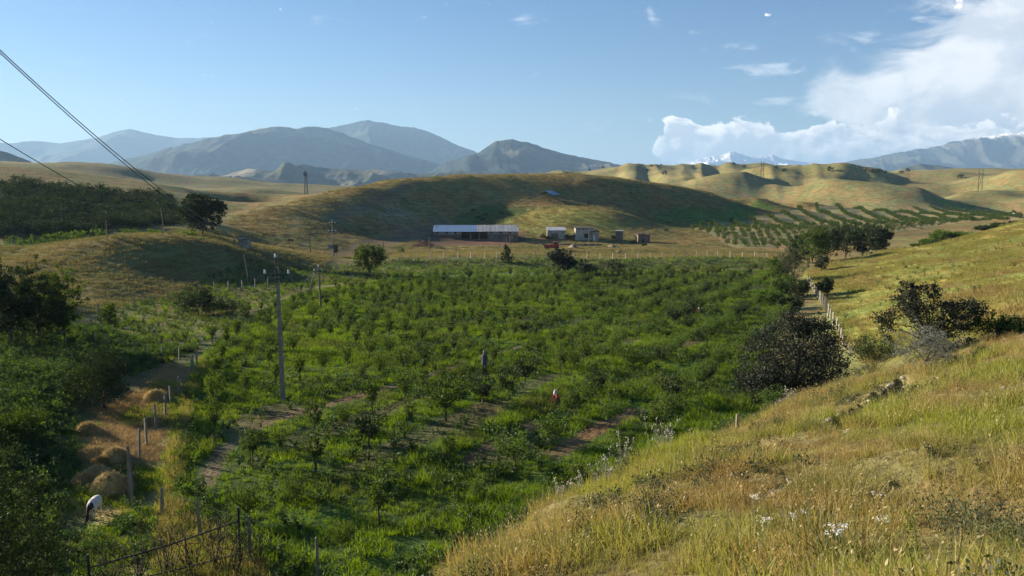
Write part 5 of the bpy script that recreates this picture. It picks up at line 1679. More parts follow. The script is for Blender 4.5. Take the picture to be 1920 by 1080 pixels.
# ================================================================== farm
MUD = plain('mud_brick', (.20, .145, .10), .95, .25, .6)
LIME = plain('whitewash', (.40, .37, .32), .9, .25, .7)
LIME_D = plain('stained_plaster', (.30, .26, .21), .95, .3, .9)
ROOF_B = plain('blue_sheet_roof', (.19, .29, .42), .45, .1, .4, .2)
ROOF_G = plain('grey_sheet_roof', (.36, .355, .34), .55, .18, .5, .2)
ROOF_W = plain('pale_sheet_roof', (.42, .43, .44), .55, .12, .5)
ROOF_D = plain('tar_roof', (.045, .042, .04), .9, .3, 1.0)
DARK_IN = plain('dark_inside', (.02, .018, .016), .95, .3, 1.0)  # near-black paint standing in for the shade inside openings
DOOR_BR = plain('brown_door', (.19, .12, .075), .8, .2, 1.5)
WHITE_P = plain('white_paint', (.72, .72, .70), .7, .1, 2.0)

pb_ = onY(893, 270); mb_ = mpp(pb_)
L = 157 * mb_; hw = 2.55; dp = 6.5
rbarn = empty('barn', pb_ + Vector((0, 0, .0)), R(3)); tag(rbarn, 'long low barn with half blue and half grey sheet roof', 'barn')
def bx(px): return (px - 893) * mb_
segs = [(bx(815), bx(865)), (bx(914), bx(971))]
for a, b in segs:
    MB().box(((a + b) / 2, 0, hw / 2 - .6), (b - a, .35, hw - 1.0 + .2)).build('lower_wall', MUD, rbarn)
    MB().box(((a + b) / 2, .005, hw - .45), (b - a, .34, .90)).build('upper_wall', LIME, rbarn)
MB().box(((bx(865) + bx(914)) / 2, 0, hw - .14), (bx(914) - bx(865), .3, .28)).build('lintel', WOOD_DARK, rbarn)
MB().box((0, dp, 1.5), (L, .3, 4.6)).build('back_wall', MUD, rbarn)
for sx in (-1, 1): 
    e = MB(); x_ = sx * (L / 2 - .18)
    e.add([(x_ - .15, .2, -.8), (x_ + .15, .2, -.8), (x_ + .15, dp - .2, -.8), (x_ - .15, dp - .2, -.8), (x_ - .15, .2, hw - .02), (x_ + .15, .2, hw - .02), (x_ + .15, dp - .2, hw + 2.0), (x_ - .15, dp - .2, hw + 2.0)],
          [(3, 2, 1, 0), (4, 5, 6, 7), (0, 1, 5, 4), (1, 2, 6, 5), (2, 3, 7, 6), (3, 0, 4, 7)])
    e.build('end_wall', LIME_D, rbarn)
for px in (882.5, 898.5): MB().box((bx(px), -.02, hw / 2 - .2), (.42, .42, hw - .1)).build('pillar', CONCRETE, rbarn)
for px in (820, 838, 854, 921.5, 939, 956.5):
    v_ = MB().box((bx(px), -.19, hw - .36), (.60, .06, .46)).build('vent', DARK_IN, rbarn)
    MB().box((0, 0, 0), (.70, .04, .56)).build('vent_frame', WOOD_DARK, v_, loc=(bx(px), -.176, hw - .36))
# the roof: one long blue sheet part and ten grey sheets
def slope_sheet(x0, x1, mat, name, lift=0.0, ribs=True):
    mb = MB(); y0, y1 = -.75, dp + .4; z0, z1 = hw + .02 + lift, hw + 1.95 + lift
    n = max(2, int((x1 - x0) / .35)) if ribs else 1
    vs = []; 
    for i in range(n + 1):
        x = x0 + (x1 - x0) * i / n; dz = .035 * (i % 2)
        vs += [(x, y0, z0 + dz), (x, y1, z1 + dz), (x, y0, z0 + dz - .08), (x, y1, z1 + dz - .08)]
    fs = []
    for i in range(n):
        a = 4 * i; b = a + 4
        fs += [(a, b, b + 1, a + 1), (a + 2, a + 3, b + 3, b + 2), (a, a + 2, b + 2, b), (a + 1, b + 1, b + 3, a + 3)]
    mb.add(vs, fs); return mb.build(name, mat, rbarn)
xm = bx(894); nb_ = 6
for i in range(nb_): slope_sheet(-L / 2 - .4 + (xm + L / 2 + .4) * i / nb_, -L / 2 - .4 + (xm + L / 2 + .4) * (i + 1) / nb_ - .02, ROOF_B, 'blue_roof_sheet', .006 * (i % 2))
ng_ = 10
for i in range(ng_): slope_sheet(xm + (L / 2 + .3 - xm) * i / ng_, xm + (L / 2 + .3 - xm) * (i + 1) / ng_ - .03, ROOF_G, 'grey_roof_sheet', .012 * (i % 3))
MB().box((0, -.70, hw - .06), (L + .5, .06, .12)).build('eaves_board', WOOD_DARK, rbarn)
MB().box((0, -1.6, -.32), (L, 2.6, .5)).build('apron', MUD, rbarn)


def hut(name, label, px0, px1, pyt, Y, dpt, roofm, wallm, pitch=.5, over=.25, rz=0.0, hfix=None):
    pc = onY((px0 + px1) / 2, Y); m_ = mpp(pc)
    w_ = (px1 - px0) * m_; h = hfix or (project(pc.x, pc.y, pc.z)[1] - pyt) * m_
    o = empty(name, pc, rz); tag(o, label, 'shed')
    hh = h - pitch
    MB().box((0, .12, hh / 2 - .3), (w_, .24, hh + .6)).build('front_wall', wallm, o)
    MB().box((0, dpt - .12, h / 2 - .3), (w_, .24, h + .55)).build('back_wall', wallm, o)
    for s_ in (-1, 1):
        x_ = s_ * (w_ / 2 - .12); e = MB()
        e.add([(x_ - .12, .245, -.6), (x_ + .12, .245, -.6), (x_ + .12, dpt - .245, -.6), (x_ - .12, dpt - .245, -.6), (x_ - .12, .245, hh - .005), (x_ + .12, .245, hh - .005), (x_ + .12, dpt - .245, h - .06), (x_ - .12, dpt - .245, h - .06)],
              [(3, 2, 1, 0), (4, 5, 6, 7), (0, 1, 5, 4), (1, 2, 6, 5), (2, 3, 7, 6), (3, 0, 4, 7)])
        e.build('side_wall', wallm, o)
    e = MB(); a = w_ / 2 + over
    e.add([(-a, -over, hh + .01), (a, -over, hh + .01), (a, dpt + over, h + .03), (-a, dpt + over, h + .03), (-a, -over, hh + .13), (a, -over, hh + .13), (a, dpt + over, h + .15), (-a, dpt + over, h + .15)],
          [(3, 2, 1, 0), (4, 5, 6, 7), (0, 1, 5, 4), (1, 2, 6, 5), (2, 3, 7, 6), (3, 0, 4, 7)])
    e.build('roof', roofm, o)
    return o, m_, w_, hh


o, m_, w_, hh = hut('shed', 'low white shed with pale sheet roof and wide brown door', 1026, 1060, 427.5, 274, 4.5, ROOF_W, LIME, .9)
MB().box((-.6, -.03, .95), (2.5, .06, 1.9)).build('door', DOOR_BR, o)
MB().box((2.2, -.02, hh - .5), (.35, .05, .3)).build('vent', DARK_IN, o)
o, m_, w_, hh = hut('shed', 'taller whitewashed shed with dark flat roof and big dark window', 1079, 1112, 427, 272, 5, ROOF_D, LIME, .15, .3)
for x_ in (-2.0, -.4, .95): MB().box((x_, -.02, hh - .42), (.42, .06, .42)).build('vent', DARK_IN, o)
wn_ = MB().box((.75, -.02, 1.55), (1.5, .06, 1.25)).build('window', DARK_IN, o)
MB().box((.75, -.03, .89), (1.7, .1, .08)).build('sill', WOOD_DARK, wn_)
o, m_, w_, hh = hut('shed', 'small grey annex with a white door at the right of the taller shed', 1110, 1123, 433.5, 270.5, 3, ROOF_D, LIME_D, .15, .15)
MB().box((-.45, -.03, .95), (.55, .06, 1.7)).build('door', WHITE_P, o)
o, m_, w_, hh = hut('hut', 'small mud block hut with pale flat roof at the foot of the sunlit spur', 1154, 1167, 433, 272, 2.6, ROOF_G, MUD, .1, .15, R(-12))
o, m_, w_, hh = hut('ruined_shed', 'half ruined dark shed with broken roof right of the small hut', 1196, 1219, 439, 268, 3, ROOF_D, MUD, .25, .4, R(8))
MB().box((-.3, -.03, .6), (.7, .06, 1.2)).build('doorway', DARK_IN, o)
rg = np.random.default_rng(8)
for k in range(7): MB().tube([(rg.uniform(-2.2, 2.0), -.6, hh + rg.uniform(.1, .3)), (rg.uniform(-2.2, 2.4), 3.2, hh + rg.uniform(.25, .7))], .07, 4).build('roof_pole', WOOD_DARK, o)
# small hut at the end of the mound
pc = onY(449, 158); m_ = mpp(pc)
o = empty('hut', pc, R(-20)); tag(o, 'little plank hut with an open side at the right end of the mound', 'hut')
hz_ = (project(pc.x, pc.y, pc.z)[1] - 457) * m_; w_ = 22 * m_
hz_ = max(1.7, min(hz_, 2.3))
for i in range(4): MB().box((-w_ * .10 + (i + .5) * w_ * .15, 0, hz_ / 2 - .15), (w_ * .145, .08, hz_ + .1)).build('wall_panel', LIME_D, o)
MB().box((-w_ / 2 + .08, .05, hz_ / 2 - .15), (.14, .14, hz_ + .1)).build('corner_post', WOOD_DARK, o)
MB().box((0, 2.0, hz_ / 2 - .15), (w_, .1, hz_ + .1)).build('back_wall', DARK_IN, o)
MB().box((w_ / 2, 1.0, hz_ / 2 - .15), (.08, 1.9, hz_ + .1)).build('side_wall', LIME_D, o)
MB().box((0, .9, hz_ + .07), (w_ + .5, 2.7, .1)).build('roof', WOOD_GREY, o)
# open shelter on the spur
ps = onY(1022, 330); ms = mpp(ps); rs = empty('open_shelter', ps, R(-28)); tag(rs, 'open sided shelter on thin posts with a blue grey gable roof', 'shelter')
wl, dl, he = 30 * ms, 28 * ms, 2.5
for i in range(8):
    for y_ in (0, dl):
        MB().tube([(-wl / 2 + wl * i / 7, y_, -.8), (-wl / 2 + wl * i / 7, y_, he + (.0))], .07, 5).build('post', WOOD_GREY, rs)
for x_ in (-wl / 2, wl / 2):
    for i in range(1, 5): MB().tube([(x_, dl * i / 5, -.8), (x_, dl * i / 5, he + .2)], .07, 5).build('post', WOOD_GREY, rs)
for s_, mat in ((-1, ROOF_G), (1, ROOF_B)):
    e = MB(); a = dl / 2; x0 = 0; x1 = s_ * (wl / 2 + .5); z0 = he + 1.7; z1 = he + .05
    e.add([(x0, -.5, z0), (x1, -.5, z1), (x1, dl + .5, z1), (x0, dl + .5, z0), (x0, -.5, z0 - .09), (x1, -.5, z1 - .09), (x1, dl + .5, z1 - .09), (x0, dl + .5, z0 - .09)],
          [(0, 1, 2, 3), (7, 6, 5, 4), (4, 5, 1, 0), (5, 6, 2, 1), (6, 7, 3, 2), (7, 4, 0, 3)])
    e.build('roof_slope', mat, rs)
MB().box((0, dl / 2, he + .02), (wl, .12, .12)).build('tie_beam', WOOD_DARK, rs)
# low wall in front of the sheds
STONE = plain('field_stone', (.16, .14, .115), .95, .3, 2.0)
wp = [onY(px, 262 - (px - 985) * .02) for px in np.linspace(985, 1128, 30)]
mbw = MB(); rg = np.random.default_rng(12)
for a, b in zip(wp[:-1], wp[1:]):
    c_ = (a + b) / 2 - wp[0]; ln = (b - a).length
    hh_ = .75 * rg.uniform(.8, 1.2); mbw.box(c_ + Vector((0, 0, hh_ / 2 - .1)), (ln * .99, .5 * rg.uniform(.8, 1.1), hh_))
o = mbw.build('low_wall', STONE, None); o.location = wp[0]; tag(o, 'low dark stone wall in front of the sheds', 'wall')

# heaps
def heap_mesh(name, rg, r, h, mat, nseg=26, nr=9, rough=.16, asp=1.0):
    vs = [(0, 0, h)]; fs = []
    for i in range(1, nr + 1):
        t_ = i / nr
        for k in range(nseg):
            a = 6.283 * k / nseg; rr = r * t_ * (1 + rough * math.sin(3 * a + r * 7) * .5 + rg.normal(0, rough * .3))
            z_ = h * (1 - t_ ** 2) ** 1.1 * (1 + rg.normal(0, rough * .4)) - (.12 if i == nr else 0)
            vs.append((rr * math.cos(a) * asp, rr * math.sin(a), z_))
    for k in range(nseg): fs.append((0, 1 + k, 1 + (k + 1) % nseg))
    for i in range(nr - 1):
        for k in range(nseg):
            a = 1 + i * nseg; fs.append((a + k, a + nseg + k, a + nseg + (k + 1) % nseg, a + (k + 1) % nseg))
    return mesh_np(name, vs, fs, [mat], True)


HAY = plain('hay', (.36, .275, .11), .95, .35, 7.0, bump=.6)
STRAW = leafmat('straw', [(.30, .22, .08), (.42, .32, .125), (.52, .42, .19)], .3, .015)
def hay_heap(px, py, wpx, label, hk=.42, asp=1.15):
    p = at(px, py, 22); m_ = mpp(p); r = wpx * m_ / 2; rg = np.random.default_rng(int(px * 7 + py))
    o = empty('hay_heap', p, rg.uniform(0, 6)); tag(o, label, 'hay heap')
    h = r * 2 * hk
    ob('heap', heap_mesh('heap', rg, r, h, HAY, asp=asp), o)
    V, F = [], []
    for k in range(2600):
        a = rg.uniform(0, 6.283); t_ = math.sqrt(rg.uniform(0, 1.35)); z_ = h * max(0, 1 - t_ ** 2) ** 1.1
        c_ = np.array([r * t_ * math.cos(a) * asp, r * t_ * math.sin(a), z_ + rg.uniform(.0, .05)])
        radial = np.array([math.cos(a), math.sin(a), -.9 * h / r * t_])
        d = unit(radial * rg.normal(.3, .8) + np.array([rg.normal(), rg.normal(), rg.normal(0, .35)])); L_ = rg.uniform(.08, .24); s_ = unit(np.cross(d, [0.1, 0, 1.0])) * .009
        n = len(V); V += [c_ - d * L_ - s_, c_ + d * L_, c_ - d * L_ + s_]; F.append((n, n + 1, n + 2))
    st = ob('straw', mesh_np('straw', V, F, [STRAW]), o); tag(st, kind='stuff')


for a in [(163, 812, 44, 'hay heap nearest the left bank'), (214, 862, 52, 'tall round hay heap next to the fence'), (188, 872, 34, 'small low hay heap left of the tall one'), (182, 900, 62, 'wide hay heap in the middle of the strip'),
          (158, 908, 46, 'hay heap at the left edge above the goat'), (205, 918, 74, 'broad hay heap nearest the goat'), (290, 748, 46, 'pale hay heap farthest up the strip', .35), (282, 800, 40, 'dark hay heap tight against the fence posts', .4),
          (170, 850, 60, 'flat spread of hay between the heaps', .16)]: hay_heap(*a)
for px, py, wpx, hk, lab in [(1075, 466, 22, .35, 'earth heap right of the red truck'), (1148, 464, 20, .25, 'low earth heap farther right of the red truck'), (1160, 473, 16, .2, 'small earth bank by the path to the ruined shed')]:
    p = at(px, py, 190); m_ = mpp(p); rg = np.random.default_rng(int(px)); r = wpx * m_ / 2
    o = ob('earth_heap', heap_mesh('earth_heap', rg, r, r * 2 * hk, plain('loam', (.24, .19, .11), .95, .3, 2.0)), None, p); tag(o, lab, 'earth heap')
p = at(795, 462, 190); rg = np.random.default_rng(66); mb = MB()
BRUSH = plain('brushwood', (.20, .12, .09), .95, .35, 5)
for k in range(170):
    c_ = Vector((rg.normal(0, 2.0), rg.normal(0, 1.2), 0)); c_.z = max(.1, 2.0 - abs(c_.x) * .45 - abs(c_.y) * .5) * rg.uniform(.1, 1)
    d = Vector((rg.normal(), rg.normal() * .6, rg.normal(0, .45))).normalized() * rg.uniform(.6, 1.4)
    mb.tube([c_ - d, c_ + d], [.05, .02], 3, False)
o = mb.build('brushwood_pile', BRUSH, None); o.location = p; tag(o, 'reddish brushwood pile left of the barn', 'brushwood')
# poles of the broken pen at the right corner of the barn yard
for i, (px, pt, pb) in enumerate([(937, 458, 470), (944, 449, 464), (950, 446, 461), (955, 444, 457), (960, 443, 454)]):
    pass
fence('crooked stick fence at the right corner of the barn yard', [(936, 456, 470), (939, 452, 466), (945, 446, 460), (950, 446, 459), (956, 441, 456), (960, 441, 454)], ymin=200, wood=(0, 1, 2, 3, 4, 5), nwire=1, thick=1.2)
BALE = plain('white_wrap', (.70, .68, .62), .6, .1, 2)
for px, Y, lab in ((1896, 470, 'left white wrapped bale beyond the young trees'), (1901, 471, 'white wrapped bale second from the left beyond the young trees'), (1916, 455, 'right white wrapped bale at the edge of the plain')):
    p = onY(px, Y); mb = MB().tube([(-.75, 0, .8), (.75, 0, .8)], .8, 14); o = mb.build('bale', BALE); o.location = p; o.rotation_euler = (0, 0, .4); tag(o, lab, 'bale')

# ------------------------------------------------------------------ red truck
pt_ = onY(1035, 226); RED = plain('red_paint', (.34, .03, .025), .5, .2, 2.0)
TYRE = plain('tyre_rubber', (.02, .02, .02), .85, .2, 5); GLASS = plain('window_glass', (.05, .06, .07), .12, .1, 2)
tr = empty('truck', pt_, R(-6)); tr.scale = (1.15,) * 3; tag(tr, 'small red open backed truck parked behind the dark tree', 'truck')
def prism(mb, prof, y0, y1):
    n = len(prof)
    return mb.add([(x, y0, z) for x, z in prof] + [(x, y1, z) for x, z in prof], [tuple(range(n)), tuple(range(2 * n - 1, n - 1, -1))] + [(i + n, (i + 1) % n + n, (i + 1) % n, i) for i in range(n)])
prism(MB(), [(.35, .65), (1.75, .65), (1.75, 1.2), (1.6, 1.3), (1.35, 1.98), (.42, 1.98), (.35, 1.9)], -.85, .85).build('cab', RED, tr)
MB().box((0, 0, .52), (3.5, .7, .16)).build('chassis', STEEL_DARK, tr)
for y_ in (-.83, .83): MB().box((-.78, y_, .98), (2.1, .06, .62)).build('side_board', RED, tr)
MB().box((-.78, 0, .66), (2.1, 1.6, .08)).build('bed_floor', RED, tr)
MB().box((-1.84, 0, .98), (.06, 1.72, .62)).build('tailgate', RED, tr)
MB().box((.30, 0, 1.35), (.06, 1.6, 1.2)).build('headboard', WHITE_P, tr)
MB().box((.92, -.862, 1.6), (.62, .03, .46)).build('side_window', GLASS, tr)
e = MB(); e.add([(1.61, -.72, 1.34), (1.61, .72, 1.34), (1.385, .72, 1.92), (1.385, -.72, 1.92)], [(0, 1, 2, 3)]); 
prism(MB(), [(1.62, 1.33), (1.64, 1.34), (1.40, 1.94), (1.38, 1.93)], -.72, .72).build('windscreen', GLASS, tr)
for x_ in (-1.15, 1.15):
    for y_ in (-.78, .78):
        wv = MB().tube([(x_, y_ - .11, .38), (x_, y_ + .11, .38)], .38, 16).build('wheel', TYRE, tr)
        MB().tube([(x_, y_ - .125, .38), (x_, y_ + .125, .38)], .17, 10).build('rim', STEEL_GREY, wv)
for y_ in (-.6, .6): MB().box((1.765, y_, .92), (.04, .26, .18)).build('headlight', WHITE_P, tr)
MB().box((-.9, .1, 1.12), (1.3, 1.1, .5)).build('load', STRAW, tr)

# ================================================================== animals and people (grown as one skin over a skeleton)
TMP = bpy.data.scenes.new('workbench')
def skin(name, nodes, edges, mats, sub=2, colour=None):
    """nodes: list of (x, y, z, rx[, ry]); one continuous smooth surface over the joints"""
    me = bpy.data.meshes.new('sk'); me.from_pydata([n[:3] for n in nodes], edges, [])
    o = bpy.data.objects.new('sk', me); TMP.collection.objects.link(o)
    md = o.modifiers.new('s', 'SKIN'); md.use_smooth_shade = True
    sv = me.skin_vertices[0].data
    for i, n in enumerate(nodes):
        sv[i].radius = (n[3], n[4] if len(n) > 4 else n[3]); sv[i].use_root = (i == 0)
    m2 = o.modifiers.new('u', 'SUBSURF'); m2.levels = sub
    vl = TMP.view_layers[0]; vl.update()
    dg = vl.depsgraph; dg.update()
    res = bpy.data.meshes.new_from_object(o.evaluated_get(dg), depsgraph=dg)
    res.name = name
    res.materials.clear()
    for m_ in mats: res.materials.append(m_)
    if colour:
        for f in res.polygons: f.material_index = colour(f.center)
    for f in res.polygons: f.use_smooth = True
    bpy.data.objects.remove(o); bpy.data.meshes.remove(me)
    return res


def quadruped(name, L, h, mats, colour=None, graze=True, thick=1.0, lying=False):
    """body along +x (head end); four jointed legs, neck, head, tail"""
    b = h * .66; t_ = thick
    N = [(0, 0, b, .20 * h * t_, .23 * h), (-.30 * L, 0, b * 1.02, .19 * h * t_, .22 * h), (-.46 * L, 0, b * 1.02, .12 * h * t_, .14 * h), (.30 * L, 0, b * 1.02, .19 * h * t_, .23 * h), (.44 * L, 0, b * 1.08, .11 * h * t_, .14 * h)]
    E = [(0, 1), (1, 2), (0, 3), (3, 4)]
    if graze: nk = [(.58 * L, 0, b * .82, .075 * h, .10 * h), (.68 * L, 0, b * .42, .06 * h, .085 * h), (.73 * L, 0, b * .30, .075 * h, .08 * h), (.79 * L, 0, b * .10, .04 * h, .045 * h)]
    else: nk = [(.58 * L, 0, b * 1.3, .075 * h, .10 * h), (.66 * L, 0, b * 1.5, .07 * h, .085 * h), (.74 * L, 0, b * 1.47, .075 * h, .08 * h), (.88 * L, 0, b * 1.32, .04 * h, .045 * h)]
    i = len(N); N += nk; E += [(4, i), (i, i + 1), (i + 1, i + 2), (i + 2, i + 3)]
    hd = i + 2
    for s_ in (-1, 1):                # ears
        j = len(N); x, y, z = N[hd][:3]; N += [(x - .02 * L, s_ * .09 * h, z + .05 * h, .02 * h), (x - .03 * L, s_ * .16 * h, z + .045 * h, .016 * h)]; E += [(hd, j), (j, j + 1)]
    for s_ in (-1, 1):
        y = s_ * .12 * h * t_
        j = len(N); N += [(.33 * L, y, b * .68, .065 * h), (.32 * L, y, b * .38, .042 * h), (.335 * L, y, b * .08, .032 * h), (.36 * L, y, .012 * h, .038 * h)]
        E += [(3, j), (j, j + 1), (j + 1, j + 2), (j + 2, j + 3)]
        j = len(N); N += [(-.34 * L, y, b * .70, .085 * h), (-.28 * L, y, b * .48, .055 * h), (-.39 * L, y, b * .28, .038 * h), (-.36 * L, y, b * .06, .032 * h), (-.335 * L, y, .012 * h, .038 * h)]
        E += [(1, j), (j, j + 1), (j + 1, j + 2), (j + 2, j + 3), (j + 3, j + 4)]
    j = len(N); N += [(-.53 * L, 0, b * .95, .022 * h), (-.55 * L, 0, b * .62, .018 * h), (-.54 * L, 0, b * .42, .03 * h)]; E += [(2, j), (j, j + 1), (j + 1, j + 2)]
    if lying:
        N = [(n[0], n[1], max(.01 * h, n[2] - b * .58) if n[2] > b * .5 else .05 * h, *n[3:]) for n in N]
    return skin(name, N, E, mats, 2, colour)


FUR_W = plain('white_fleece', (.62, .58, .52), .95, .2, 14, bump=.5); FUR_B = plain('black_hair', (.016, .013, .012), .8, .3, 8); FUR_BR = plain('brown_hide', (.055, .032, .02), .8, .3, 6)
pg = at(178, 966, 22); mg = mpp(pg)
goat_me = quadruped('body', 1.15, .86, [FUR_W, FUR_B], lambda c_: 1 if (c_.x > .60 or (c_.x > .42 and c_.y > .02 and c_.z > .28)) else 0, True, 1.05)
o = empty('goat', pg, R(-90 + 8)); ob('body', goat_me, o); tag(o, 'white goat with a black head and neck grazing below the hay heaps', 'goat')
o.scale = (1.0,) * 3
hm = MB()
for s_ in (-1, 1): hm.tube([(.83, s_ * .04, .20), (.78, s_ * .09, .32), (.70, s_ * .13, .36)], [.02, .014, .004], 6)
ob('horns', hm.mesh('horns', WOOD_DARK, True), o)

COW_S = quadruped('body', 1.9, 1.35, [FUR_B], None, True, 1.0); COW_U = quadruped('body', 1.9, 1.35, [FUR_B], None, False, 1.0); COW_L = quadruped('body', 1.9, 1.35, [FUR_B], None, False, 1.0, True)
COW_B = quadruped('body', 1.9, 1.3, [FUR_BR], None, True)
for px, py, me, rz, sc, lab in [(545, 455, COW_B, R(180), .85, 'dark brown cow grazing on the foot of the lit hill'), (888, 397, COW_S, R(170), .9, 'black cow on the hillside, leftmost and highest of the herd'), (911, 405, COW_S, R(140), .9, 'black cow grazing in the middle of the hillside herd'),
                                (898, 408.5, COW_L, R(170), .9, 'black cow lying left of the middle of the herd'), (906, 412.5, COW_L, R(5), 1.0, 'black cow lying lowest in the hillside herd'), (941, 402.5, COW_U, R(200), .95, 'black cow with raised head at the right of the herd'),
                                (1249, 434.5, COW_S, R(10), .8, 'small dark cow alone on the slope above the young trees'), (1254, 420, COW_U, R(160), .8, 'dark cow on the bright green field beyond the sheds')]:
    p = at(px, py, 180)
    o = empty('cow', p, rz); ob('body', me, o); o.scale = (sc,) * 3; tag(o, lab, 'cow')

SKINT = plain('skin', (.30, .18, .12), .7, .1, 8)
def person_nodes(pose='stand', H_=1.7):
    u = H_ / 7.5
    N = []; E = []
    def add(x, y, z, r, r2=None, par=None):
        N.append((x, y, z, r, r2 or r)); i = len(N) - 1
        if par is not None: E.append((par, i))
        return i
    hip = H_ * .52; fw = {'stand': .06, 'bend': .75, 'crouch': .45}[pose]
    if pose == 'crouch': hip = H_ * .22
    p = add(0, 0, hip, .15, .12)
    tl = H_ * .30
    a = fw
    def along(t): return (0, -math.sin(a) * tl * t, hip + math.cos(a) * tl * t)
    w_ = add(*along(.45), .13, .10, p); ch = add(*along(.88), .165, .11, w_); nk = add(*along(1.08), .055, .055, ch)
    x, y, z = along(1.08); hd0 = add(x, y - .03, z + .09, .085, .095, nk); hd = add(x, y - .03, z + .20, .088, .10, hd0); add(x, y - .02, z + .27, .05, .06, hd)
    for s_ in (-1, 1):
        x, y, z = along(.93)
        sh = add(s_ * .19, y, z, .055, .055, ch)
        if pose == 'stand': el = (s_ * .25, y + .02, z - .27); wr_ = (s_ * .22, y - .12, z - .47)
        else: el = (s_ * .24, y - .12, z - .24); wr_ = (s_ * .14, y - .30, z - .38)
        e_ = add(*el, .042, .042, sh); wj = add(*wr_, .030, .030, e_)
        pm = add(wr_[0], wr_[1] - .05, wr_[2] - .06, .034, .022, wj)
        for f in range(4): add(wr_[0] + (f - 1.5) * .018, wr_[1] - .08, wr_[2] - .13 - .01 * (f % 2), .009, .009, pm)
        add(wr_[0] - s_ * .045, wr_[1] - .08, wr_[2] - .07, .011, .011, pm)
        lg = add(s_ * .10, .0, hip - .06, .085, .085, p)
        if pose == 'crouch': kn = (s_ * .17, -.34, hip + .10); an = (s_ * .15, -.10, .09)
        elif pose == 'bend': kn = (s_ * .12, -.05, hip * .52); an = (s_ * .12, .02, .08)
        else: kn = (s_ * .11, -.02 - s_ * .05, hip * .53); an = (s_ * .11, .03 + s_ * .08, .08)
        k_ = add(*kn, .06, .06, lg); a_ = add(*an, .04, .04, k_); add(an[0], an[1] - .16, .035, .035, .03, a_)
    return N, E


def person(name, loc, rz, pose, mats, colour, label, cloth=None):
    N, E = person_nodes(pose)
    me = skin('body', N, E, mats, 1, colour)
    o = empty('person', loc, rz); ob('body', me, o); tag(o, label, 'person')
    if cloth: cloth(o)
    return o


def garment(parent, name, rings, mat, n=14):
    """a hanging garment lofted through rings (x, y, z, rx, ry)"""
    mb = MB(); vs = []; fs = []
    for i, (x, y, z, rx, ry) in enumerate(rings):
        for k in range(n):
            a = 6.283 * k / n; f = 1 + .06 * math.sin(5 * a + i) * (i / len(rings))
            vs.append((x + rx * f * math.cos(a), y + ry * f * math.sin(a), z))
    for i in range(len(rings) - 1):
        for k in range(n): fs.append((i * n + k, (i + 1) * n + k, (i + 1) * n + (k + 1) % n, i * n + (k + 1) % n))
    mb.add(vs, fs); return mb.build(name, mat, parent, True)


CL_GREY = plain('slate_cloth', (.075, .08, .095), .9, .25, 8); CL_DK = plain('black_cloth', (.02, .02, .025), .9, .2, 8); CL_RED = plain('crimson_cloth', (.36, .03, .06), .9, .2, 8)
CL_WHITE = plain('white_cloth', (.62, .60, .58), .9, .1, 8); CL_OR = plain('orange_red_cloth', (.50, .09, .03), .9, .15, 8); CL_BLUE = plain('navy_cloth', (.03, .035, .06), .9, .2, 8); HAIR = plain('grey_cap', (.20, .19, .18), .9, .2, 10)
p1 = at(908, 701, 30)
o = person('person', p1, R(165), 'stand', [CL_GREY, CL_DK, SKINT], lambda c_: 2 if (c_.z > 1.47 or (abs(c_.x) > .17 and c_.z < .97 and c_.z > .6)) else (1 if c_.z < .86 else 0), 'person in a slate grey coat standing among the young trees')
garment(o, 'coat', [(0, -.04, 1.48, .09, .08), (0, -.04, 1.41, .215, .12), (0, -.02, 1.2, .21, .15), (0, 0, 1.0, .185, .145), (0, 0, .72, .22, .17)], CL_GREY)
garment(o, 'cap', [(0, -.06, 1.60, .11, .12), (0, -.06, 1.68, .105, .115), (0, -.06, 1.74, .06, .07), (0, -.06, 1.75, .005, .005)], HAIR)
p2 = at(1047, 758, 30)
o = person('person', p2, R(-60), 'crouch', [CL_RED, CL_DK, SKINT], lambda c_: 2 if c_.z > .93 else 0, 'crouching person in a crimson dress and white headscarf')
garment(o, 'skirt', [(0, -.1, .55, .16, .15), (0, -.12, .38, .22, .22), (0, -.14, .05, .25, .25)], CL_DK)
o.scale = (.8,) * 3
garment(o, 'headscarf', [(0, -.30, .86, .15, .15), (0, -.30, .98, .13, .14), (0, -.29, 1.10, .115, .125), (0, -.29, 1.19, .06, .07), (0, -.29, 1.20, .005, .005)], CL_WHITE)
p3 = at(1300, 589, 60); p4 = at(1315, 588, 60)
p3.z -= .3; p4.z -= .3
o = person('person', p3, R(80), 'bend', [CL_OR, CL_DK, SKINT], lambda c_: 2 if c_.y < -.48 else (1 if c_.z < .8 else 0), 'bending person in an orange red top in the far orchard')
garment(o, 'skirt', [(0, 0, .95, .17, .15), (0, 0, .6, .24, .22), (0, 0, .2, .30, .28)], CL_DK); o.scale = (.72,) * 3
o = person('person', p4, R(-70), 'bend', [CL_BLUE, CL_DK, SKINT], lambda c_: 2 if c_.y < -.48 else 0, 'bending person in dark blue with a white scarf in the far orchard')
garment(o, 'skirt', [(0, 0, .95, .17, .15), (0, 0, .6, .24, .22), (0, 0, .2, .30, .28)], CL_BLUE); o.scale = (.75,) * 3
garment(o, 'headscarf', [(0, -.42, 1.17, .13, .14), (0, -.45, 1.30, .125, .13), (0, -.45, 1.42, .09, .09), (0, -.45, 1.46, .005, .005)], CL_WHITE)
bpy.data.scenes.remove(TMP)

